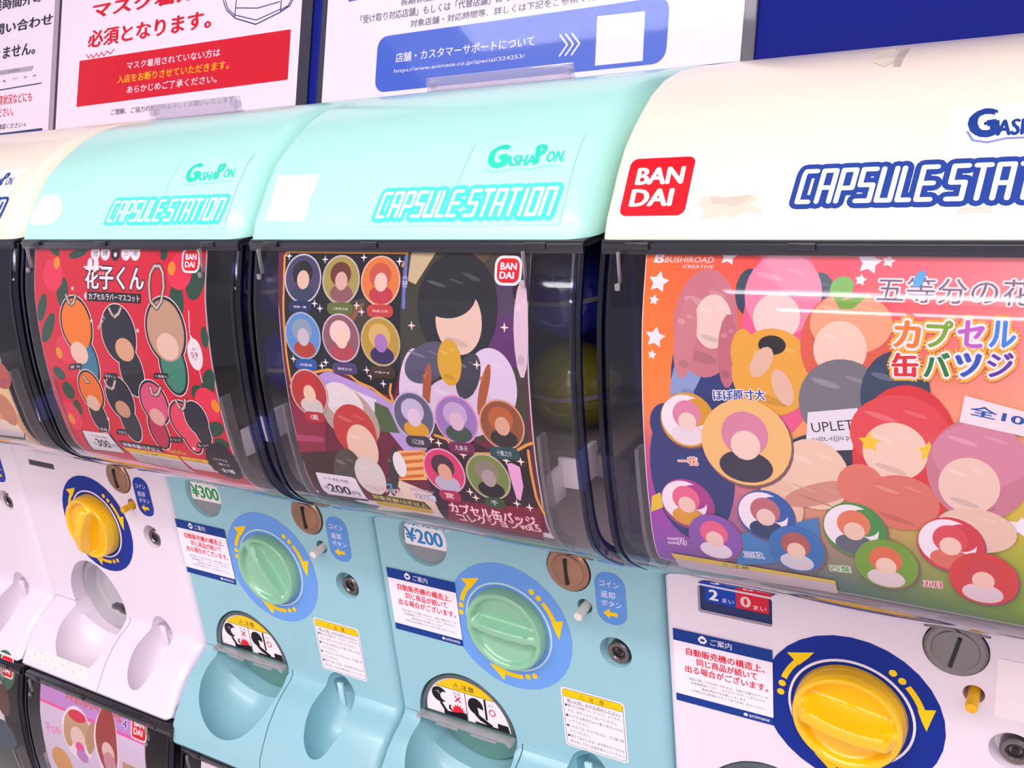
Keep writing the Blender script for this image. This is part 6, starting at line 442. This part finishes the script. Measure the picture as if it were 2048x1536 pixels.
def dome_mesh():
    P = [(y, z) for y, z in DOMEUP]; bm = bmesh.new()
    Q = P+[(.20, 1.256)]; Q = [(.20, .335)]+Q; n = len(Q); rings = []
    # rounded sides: inset outline at each end
    closed = Q
    def ring(x, d): rings.append([bm.verts.new((x, y, z)) for y, z in (inset_poly(closed, d) if d > 0 else closed)])
    r, seg = .028, 5
    for i in range(seg+1): a = PI/2*i/seg; ring(XL+.004+r*(1-math.cos(a)), r*(1-math.sin(a)))
    for i in range(seg+1): a = PI/2*(1-i/seg); ring(XR-.008-r*(1-math.cos(a)), r*(1-math.sin(a)))
    for a, b in zip(rings, rings[1:]):
        for i in range(n-1): bm.faces.new((a[i], a[i+1], b[i+1], b[i]))
    bm.faces.new(rings[0]); bm.faces.new(rings[-1][::-1]); bmesh.ops.recalc_face_normals(bm, faces=bm.faces[:])
    return to_mesh('dome', bm, M_DOME, ZB, 40)
def rail_mesh(x0, x1, off, th, i0=0, i1=None):
    P = DOMEUP[i0:i1]; f, c = profile(P); bm = bmesh.new(); S = [0]
    for a, b in zip(P, P[1:]): S.append(S[-1]+math.hypot(b[0]-a[0], b[1]-a[1]))
    rows = [[bm.verts.new(f(x, s, o)) for x, o in ((x0, off), (x1, off), (x1, off-th), (x0, off-th))] for s in S]
    for a, b in zip(rows, rows[1:]):
        for i in range(4): bm.faces.new((a[i], a[(i+1) % 4], b[(i+1) % 4], b[i]))
    bm.faces.new(rows[0][::-1]); bm.faces.new(rows[-1]); bmesh.ops.recalc_face_normals(bm, faces=bm.faces[:]); return bm
def mesh_of(name, m, *boxes, bev=0, smooth=30):
    bm = bmesh.new()
    for b in boxes: box(bm, *b, bev=bev)
    return to_mesh(name, bm, m, ZB, smooth)
def machine(k, low, kind, body_c, lid_c, knob_c, ang, amp, ridge, label, group, dy=0, dz=0, tb=-.70, price=None):
    fr = Frame('capsule_machine', k, dy, dz, ZB, label, 'capsule machine', group)
    tb_ = tb
    body = put('body', shared(('body', kind, body_c, tb_), lambda: body_mesh(kind, body_c, tb_)), fr)
    body_top(fr, kind, price)
    if lid_c:
        ld = put('lid', shared(('lid', lid_c), lambda: lid_mesh(lid_c)), fr)
        fr.lid = ld
    # dome, its dark edge rails, rim, inner case, shelf and brackets
    put('dome', shared('dome', dome_mesh), fr)
    E1 = clear('edge_navy_clear', (.17, .23, .50, 1), 1.5, .1, 1.1)
    for i, (a, b) in enumerate(((XL+.001, XL+.012), (XR-.034, XR-.022))):
        put('dome_edge', shared(('edge', i), lambda: to_mesh('dome_edge', rail_mesh(a, b, -.001, .035, 7), E1, ZB, 30)), fr)
    E2 = clear('edge_clear', (.72, .70, .74, 1), 1.5, .08, 1.2, .12)
    for i, (a, b) in enumerate(((-.352, -.343), (.415, .424))):
        put('poster_rail', shared(('prail', i), lambda: to_mesh('poster_rail', rail_mesh(a, b, -.006, .03, 10, 34), E2, ZB, 30)), fr)
    put('dome_rim', shared('rim', lambda: to_mesh('dome_rim', rim_bm(), mat('rim_dark', '23242f', .2, coat=.4), ZB, 30)), fr)
    cc = {(0, True): '6a1848', (1, True): '741c4c', (-1, True): '1c2426', (3, False): '2c2236', (1, False): '14205c'}.get((k, low), '182a80')
    put('inner_case', shared(('case', cc), lambda: mesh_of('inner_case', mat('case_'+cc, cc, .25, coat=.3), (XL+.03, .10, .34, XR-.045, .12, 1.25), (XL+.03, -.02, .70, XL+.045, .12, 1.25), (XR-.06, -.02, .70, XR-.045, .12, 1.25))), fr)
    put('shelf', shared('shelf', lambda: mesh_of('shelf', mat('shelf_grey', '827a7e', .5), (-.39, -.20, .700, .50, .10, .712), (-.39, -.205, .655, .50, -.195, .712), (-.36, -.15, .402, .47, -.14, .66), bev=.004)), fr)
    for x0 in (-.352, .385):
        put('bracket', shared(('br', x0), lambda: mesh_of('bracket', mat('bracket_white', 'ece6ea', .4), *(([(x0, -.34, .612, x0+.012, -.26, .74), (x0, -.265, .63, x0+.055, -.25, .74)] if x0 < 0 else [(x0, -.335, .625, x0+.012, -.26, .708), (x0, -.27, .648, x0+.068, -.258, .725), (x0+.052, -.262, .66, x0+.068, -.19, .745)])), bev=.003)), fr)
    for x0 in (-.385, .395):
        put('clip', shared(('clip', x0), lambda: clip_mesh(x0)), fr)
    # panel hardware
    kn = put('knob', shared(('knob', knob_c, ang, amp), lambda: knob_mesh(knob_c, ang, amp, ridge, .004 if amp < .06 else .010)), fr)
    blue = body_c == SKY
    sink = 'b8d8e4' if blue else 'e8e2ec'
    put('knob_ring', shared(('kr', blue), lambda: to_mesh('knob_ring', ylathe(bmesh.new(), 0, 0, [(.153, .004), (.153, -.003), (.147, -.004), (.143, .018)], 56), mat('ring_plastic', sink, .3), ZB)), fr)
    put('knob_sticker', shared(('ks', blue), lambda: print_mesh('knob_sticker', ART['RING_BLUE' if blue else 'RING_NAVY'], S_PANEL, zb=ZB, lift=.0008)), fr)
    put('button_sticker', shared(('bs', blue), lambda: print_mesh('button_sticker', ART['PILL_BLUE' if blue else 'PILL_NAVY'], S_PANEL, .356, .178, ZB, lift=.0008)), fr) if kind != 'C' else put('button_sticker', shared('bsC', lambda: sheet_mesh('button_sticker', mat('faint_sticker', 'f2e8ee', .25), profile([(-.0015, -.6), (-.0015, .5)], -.6), .315, .09, .41, .245, .001, ZB)), fr)
    cm = mat('coin_bronze', 'a8826c', .32, metal=.85) if kind != 'C' else mat('coin_steel', '8a8688', .4, metal=.8)
    cs = put('coin_slot', shared(('coin', kind == 'C'), lambda: coin_mesh(cm, kind == 'C')), fr)
    lx = .358 if kind != 'W' else .348
    lk = put('lock', shared(('lock', kind == 'W'), lambda: to_mesh('lock', ylathe(bmesh.new(), lx+.006, 0, [(.034, .035), (.034, .008), (.031, .004), (.022, .004), (.019, .008), (.019, .012), (0, .012)], 32), mat('lock_steel', '7c7676', .25, metal=.9), ZB)), fr)
    put('key_hole', shared(('kh', kind == 'W'), lambda: to_mesh('key_hole', ylathe(ycyl(bmesh.new(), lx+.006, 0, .011, .009, .009, .009, 20), lx+.006, 0, [(.018, .0105), (.018, .0085), (.014, .0085), (.014, .0105)], 28), mat('black_plastic', '0e0e12', .3), ZB)), lk)
    bc = 'ece8e0' if blue else 'f0b818'
    put('return_button', shared(('rb', bc), lambda: to_mesh('return_button', rod((.2716, .06, .1358), (.2716, -.047, .128), .0135), mat('button_plastic', bc, .3), ZB)), fr)
    # capsule outlet
    ox, ov, r = (-.145, -.40, .180) if kind == 'W' else (-.212, -.43, .190)
    if kind == 'W':
        put('outlet_drum', shared('drumW', lambda: to_mesh('outlet_drum', ylathe(bmesh.new(), ox, ov, [(.178, .155), (.178, .06), (.15, .05), (.135, .09), (.12, .10), (.06, .09), (0, .10)], 48), mat('drum_grey', 'b4b0b8', .35), ZB)), fr)
        put('outlet_latch', shared('latchW', lambda: mesh_of('outlet_latch', mat('latch_steel', '6c6c74', .3, metal=.7), (ox+.05, .02, ov-.04, ox+.12, .05, ov-.02), (ox+.08, .03, ov-.06, ox+.13, .05, ov-.035), bev=.004)), fr)
    else:
        gt = put('outlet_gate', shared('gate', lambda: gate_mesh(ox, ov, r)), fr)
        put('outlet_backing', shared('gback', lambda: to_mesh('outlet_backing', ylathe(bmesh.new(), ox, ov, [(.188, .15), (.186, .075), (.15, .06), (0, .055)], 48), mat('backing_green', '6c9a90' if blue else '40484c', .35), ZB)), fr)
        if kind == 'A': put('warning_sticker', shared('gs', lambda: gate_sticker(ox, ov)), gt)
        put('hinge_bar', shared('hinge', lambda: hinge_mesh(ox, ov, r)), fr)
    put('return_flap', shared(('flap', kind), lambda: mesh_of('return_flap', mat('flap_plastic', body_c if kind != 'A' else 'b4e0ea', .35), ((.222 if kind != 'W' else .25), -.004, -.52, (.247 if kind != 'W' else .285), .006, -.425), bev=.002)), fr)
    return fr
def body_top(fr, kind, price):
    if kind == 'A':
        put('price_window', print_mesh('price_window', ART[price], profile([(.014, -.6), (.014, .5)], -.6), -.286, .245, ZB), fr, '200 yen price disc in blue figures' if price == 'PR2' else '300 yen price disc in green figures')
    elif kind == 'C':
        put('coin_counter', print_mesh('coin_counter', ART['COUNT'], profile([(.010, -.6), (.010, .5)], -.6), -.289, .240, ZB), fr)
        put('counter_stripe', print_mesh('counter_stripe', [('r', '1c46b0', -.384, .286, -.287, .294, 0), ('r', 'd22a3e', -.287, .286, -.193, .294, 0)], S_PANEL, zb=ZB, lift=.0008), fr)
    else:
        put('coin_counter', shared('cw', lambda: mesh_of('coin_counter', mat('counter_dark', '33333f', .2), (-.376, .002, .219, -.201, .006, .241))), fr)
def rod(a, b, r, n=20):
    a, b = Vector(a), Vector(b); d = b-a; bm = bmesh.new(); q = d.to_track_quat('Z', 'Y').to_matrix().to_4x4(); q.translation = (a+b)/2
    bmesh.ops.create_cone(bm, cap_ends=True, segments=n, radius1=r, radius2=r, depth=d.length, matrix=q)
    es = [e for e in bm.edges if e.is_manifold and e.calc_face_angle() > 1]; bmesh.ops.bevel(bm, geom=es, offset=r*.18, segments=2, affect='EDGES', profile=.5); return bm
def rim_bm():
    bm = bmesh.new(); box(bm, XL+.004, -.338, 1.246, XR-.01, .2, 1.256, .002); box(bm, XL+.004, -.344, 1.228, XR-.01, -.334, 1.25, .002)
    for x in (-.37, -.05, .40): box(bm, x, -.35, 1.238, x+.05, -.34, 1.252, .002)
    return bm
def clip_mesh(x0):
    bm = bmesh.new(); box(bm, x0, -.358, 1.172, x0+.004, -.348, 1.235, .0005); box(bm, x0-.002, -.372, 1.160, x0+.008, -.364, 1.174, .001); return to_mesh('clip', bm, clear('clip_clear', (.8, .8, .82, 1), 1.5, .1, 1.3, .25), ZB)
def coin_mesh(m, tilt):
    bm = bmesh.new(); ylathe(bm, .229, .246, [(.068, .019), (.0675, -.004), (.062, -.008), (.052, -.0075), (.05, -.010), (.03, -.015), (0, -.017)], 44)
    me = to_mesh('coin_slot', bm, m, ZB); b2 = bmesh.new(); a = .22 if tilt else -.02; M = Matrix.Translation((.229, -.0135, .246)) @ Matrix.Rotation(a, 4, 'Y')
    box(b2, -.0045, -.006, -.04, .0045, .012, .04); b2.transform(M)
    for v in b2.verts: v.co = Vector((v.co.x*U, v.co.y*U, (v.co.z-ZB)*U))
    tmp = bpy.data.meshes.new('s'); b2.to_mesh(tmp); b2.free(); r = bmesh.new(); r.from_mesh(me); n = len(r.faces); r.from_mesh(tmp); r.faces.ensure_lookup_table()
    for fc in r.faces[n:]: fc.material_index = 1
    r.to_mesh(me); r.free(); me.materials.append(mat('black_plastic', '0e0e12', .3)); return me
def gate_mesh(ox, ov, r):
    bm = bmesh.new(); n = 28; prof = [(.190, .05), (.188, .012), (.182, .004), (.172, .002), (.168, .010), (0.0, .012)]; rings = []
    for rr, y in prof: rings.append([bm.verts.new((ox+rr*math.cos(PI*i/n), y, ov+.004+rr*math.sin(PI*i/n))) for i in range(n+1)] if rr else [bm.verts.new((ox, y, ov+.004))])
    for a, b in zip(rings, rings[1:]):
        for i in range(n):
            bm.faces.new((a[i], a[i+1], b[0]) if len(b) == 1 else (a[i], a[i+1], b[i+1], b[i]))
    bmesh.ops.recalc_face_normals(bm, faces=bm.faces[:]); return to_mesh('outlet_gate', bm, mat('gate_smoke', '46565a', .18, coat=.4), ZB)
def gate_sticker(ox, ov): return print_mesh('warning_sticker', ART['GATE'], profile([(.009, -.8), (.009, .5)], -.8), ox, ov+.008, ZB)
def hinge_mesh(ox, ov, r):
    bm = bmesh.new(); box(bm, ox-r+.002, -.024, ov-.006, ox+r-.002, .004, ov+.006, .003); box(bm, ox-.11, -.030, ov-.010, ox-.02, -.018, ov-.002, .002); box(bm, ox+.03, -.030, ov-.012, ox+.13, -.018, ov-.004, .002)
    for x in (ox-r+.012, ox+r-.012): ycyl(bm, x, ov+.002, .0, -.030, .010, .010, 16)
    return to_mesh('hinge_bar', bm, clear('hinge_clear', (.66, .70, .74, 1), 1.5, .12, 1.4, .3), ZB)

G_UP, G_LOW = 'upper row of capsule machines', 'lower row of capsule machines'
YEL, GRN = 'f4c010', '86bf9e'
up = {}
up[-1] = machine(-1, False, 'W', WHITE, CREAMC, YEL, 1.2, .085, .30, 'white capsule machine body at the far left edge, only its lock side in view', G_UP, tb=-.665)
up[0] = machine(0, False, 'W', WHITE, CREAMC, YEL, 1.15, .085, .30, 'white capsule machine with cream lid and yellow knob, left of the mint ones', G_UP, tb=-.665)
up[1] = machine(1, False, 'A', SKY, MINT, GRN, -1.02, .046, .17, 'mint lidded capsule machine with the 300 yen disc, red poster in its dome', G_UP, tb=-.74, price='PR3')
up[2] = machine(2, False, 'A', SKY, MINT, GRN, -.06, .046, .17, 'mint lidded capsule machine with the 200 yen disc, dark badge poster in its dome', G_UP, tb=-.74, price='PR2')
up[3] = machine(3, False, 'C', WHITE, CREAMC, YEL, -.16, .085, .26, 'white capsule machine with cream lid, yellow knob and coin counter, rightmost of the row', G_UP, tb=-.74)
lowm = {}
LZ = {-1: -1.93, 0: -1.93, 1: -1.99, 2: -1.99, 3: -1.99}
LL = {-1: 'lower capsule machine under the far left white one, dark green poster', 0: 'lower capsule machine under the white one, lilac poster', 1: 'lower capsule machine under the 300 yen machine, blank white poster', 2: 'lower capsule machine under the 200 yen machine', 3: 'lower capsule machine under the rightmost machine'}
for k in range(-1, 4): lowm[k] = machine(k, True, 'W', WHITE, None, YEL, 1.15, .085, .30, LL[k], G_LOW, .09, LZ[k], -.665)

# stickers on single machines
def stick(fr, name, items, surf, ox=0, oy=0, label=None, lift=.0008): return put(name, print_mesh(name, items, surf, ox, oy, ZB, lift), fr, label)
for k, (gx, gy) in {1: (-.478, -.115), 2: (-.451, -.115), 3: (-.462, -.099)}.items():
    put('guide_sticker', shared(('guide', gx), lambda: print_mesh('guide_sticker', ART['NOT'], S_PANEL, gx, gy, ZB, lift=.0035)), up[k])
for k in (1, 2): put('caution_sticker', shared('caution', lambda: print_mesh('caution_sticker', ART['CAU'], S_PANEL, .163, -.380, ZB, lift=.0008)), up[k])
for k in (1, 2): stick(up[k], 'lid_sticker', ART['MINT'], S_LID)
for k in (-1, 0, 3): stick(up[k], 'lid_sticker', ART['CREAM'], S_LID)
stick(up[3], 'brand_sticker', ART['BAN'], S_LID, label='red square sticker with white letters')
for it in (ART['WEAR'][:2], ART['WEAR'][2:3], ART['WEAR'][3:]): stick(up[3], 'sticker_residue', it, S_LID, label='greyish glue left from a torn sticker')
stick(up[1], 'torn_label', ART['TORNA'], S_LID, label='torn white paper label')
stick(up[2], 'torn_label', ART['TORNB'], S_LID, label='torn white paper label')
stick(up[0], 'worn_label', [('r', 'eae0e0', -.462, .022, -.02, .075, .004)]+[('s', 'b0a4a4', -.44+.04*i, .030+.009*((i*7) % 5), .005, 6, .5, i) for i in range(10)], profile(body_profile(-.665)[0:11][::-1]), label='grubby blank label along the tray')

# posters standing in the domes
def poster(k, dy, dz, x0, s0, x1, items, label, s1=1.1335, paper='e8e0ec'):
    fr = Frame('poster', k, dy, dz, .40, label, 'poster', 'posters inside the domes')
    put('sheet', sheet_mesh('sheet', mat('poster_card', paper, .4), S_POST, x0, s0, x1, s1, .003, .40), fr)
    it = [i for i in items if i[0] != 't']; tx = [i for i in items if i[0] == 't']
    put('print', print_mesh('print', items, S_POST, zb=.40), fr)
    return fr
poster(0, 0, 0, -.33, .42, .37, ART['P0'], 'orange poster in the dome at the left edge of the row', 1.12)
poster(1, 0, 0, -.372, .415, .402, ART['P1'], 'red poster with key charms, green leaves and white title', 1.125)
poster(2, 0, 0, -.327, .43, .404, ART['P2'], 'dark poster with round badges, wine border and red sticker', 1.1235)
poster(3, 0, 0, -.332, .432, .412, ART['P3'], 'orange and pink poster with rainbow title and paired round badges', 1.135)
poster(-1, .09, -1.93, -.33, .42, .37, ART['QM'], 'dark green poster in the lower dome at the far left', 1.12)
poster(0, .09, -1.93, -.33, .42, .37, ART['Q0'], 'lilac poster with orange lettering in the lower dome', 1.12)
poster(1, .09, -1.99, -.325, .42, .38, ART['Q1'], 'blank white poster top in the lower dome under the 300 yen machine', 1.12)

# capsules behind the posters
def capsule_mesh(col, r):
    key = ('cap', col)
    def f():
        bm = bmesh.new(); bmesh.ops.create_uvsphere(bm, u_segments=28, v_segments=18, radius=r); c = lin(col); m = mat('capsule_'+col, col, .12, coat=.6); m.node_tree.nodes['Principled BSDF'].inputs['Alpha'].default_value = .55
        return to_mesh('shell', bm, m, -r, 80)
    def g():
        bm = bmesh.new(); n = 30; 
        for a, b, y0, y1 in ((r+.002, r-.006, -.006, .006),):
            V = [[bm.verts.new((q*math.cos(t*2*PI/n), q*math.sin(t*2*PI/n), z)) for t in range(n)] for q, z in ((a, y0), (a, y1), (b, y1), (b, y0))]
            for i in range(4):
                for t in range(n): bm.faces.new((V[i][t], V[i][(t+1) % n], V[(i+1) % 4][(t+1) % n], V[(i+1) % 4][t]))
        c = lin(col); return to_mesh('seam_band', bm, clear('band_'+col, (c[0]*.7, c[1]*.7, c[2]*.7, 1), 1.5, .15, 1.3, .25), -r, 40)
    def h():
        bm = bmesh.new(); bmesh.ops.create_icosphere(bm, subdivisions=2, radius=r*.62); random.seed(len(col)+int(col[:2], 16))
        for v in bm.verts: v.co *= random.uniform(.65, 1.1)
        return to_mesh('wrapped_prize', bm, mat('prize_foil', 'b89c90', .25, metal=.3), -r, 5)
    return shared(key, f), shared(('band', col), g), shared(('prize', col), h)
CAPS = [(2, .33, -.06, .835, '8c8c1c', 'yellow green clear capsule by the right side of the badge poster dome'),
        (2, .32, -.04, 1.07, '2838b8', 'deep blue clear capsule above the yellow green one'),
        (2, -.30, -.04, .835, '2838b8', 'deep blue clear capsule at the left side of the badge poster dome'),
        (2, -.06, -.03, .835, '8c8c1c', 'yellow green clear capsule hidden deep behind the badge poster'),
        (1, .37, -.05, .835, '2030b0', 'deep blue clear capsule by the right side of the red poster dome'),
        (1, .35, -.04, 1.07, '2030b0', 'deep blue clear capsule high at the right of the red poster dome'),
        (1, -.30, -.04, .835, '701830', 'dark red clear capsule at the left of the red poster dome'),
        (3, -.30, -.04, .835, '401c30', 'dusky clear capsule at the left side of the rightmost dome'),
        (3, -.06, -.03, .835, '401c30', 'dusky clear capsule behind the rightmost poster'),
        (0, .33, -.05, .835, '183058', 'dark blue clear capsule at the right of the leftmost visible dome')]
for k, x, y, z, col, label in CAPS:
    e = bpy.data.objects.new('capsule', None); COL.objects.link(e); e.location = W(k+x, y, z-.120); e.rotation_euler = (0, 0, x*9)
    tag(e, label, 'capsule', 'prize capsules inside the domes')
    a, b, c = capsule_mesh(col, .115); put('shell', a, e); put('seam_band', b, e); put('wrapped_prize', c, e)

# clear sign holders standing on two lids, and the stand under the row
def holder(k, y, x0, x1, hh, label, z=1.5605):
    fr = Frame('sign_holder', k, y, 0, z, label, 'sign holder', 'clear sign holders on the mint lids')
    M = clear('holder_clear', (.93, .90, .95, 1), 1.5, .05, 1.6, .10)
    bm = bmesh.new(); box(bm, x0, -.012, z, x1, -.006, z+hh, .001); box(bm, x0, .006, z, x1, .012, z+hh, .001); box(bm, x0, -.02, z, x1, .02, z+.004, .001)
    me = to_mesh('plates', bm, M, z); put('plates', me, fr)
    for x in (x0+.012, x1-.012):
        bm = bmesh.new(); ycyl(bm, x, z+hh*.5, .014, -.018, .011, .011, 20); put('end_stud', to_mesh('end_stud', bm, M, z), fr)
holder(2, .30, -.26, .21, .040, 'low clear plastic sign holder standing below the web address notice')
holder(1, .20, -.36, .06, .050, 'small clear plastic sign holder standing below the face mask notice')
zb = LZ[1]-.74
st = bpy.data.objects.new('machine_stand', None); COL.objects.link(st); st.location = W(1, .4, -3.2); tag(st, 'low grey steel stand carrying both rows of capsule machines', 'stand')
def stand_part(name, *bx):
    bm = bmesh.new()
    for b in bx: box(bm, *b, bev=.004)
    me = bpy.data.meshes.new(name); bm.to_mesh(me); bm.free(); me.materials.append(mat('stand_steel', '8c8c94', .35, metal=.6)); o = bpy.data.objects.new(name, me); COL.objects.link(o)
    o.parent = st; o.matrix_parent_inverse = Matrix.Translation(-st.location); return o
zt = (-1.93-.665)*U+Z0; zt2 = (-1.99-.665)*U+Z0
stand_part('frame_top', (-1.5*U, -.12*U, zt2-.03, 3.53*U, .98*U, zt2-.004), (-1.5*U, -.10*U, zt2-.004, .512*U, .96*U, zt-.0005))
for x in (-1.45*U, 1.0*U, 3.4*U):
    for y in (-.05*U, .88*U): stand_part('leg', (x, y, 0, x+.03, y+.03, zt2-.03))
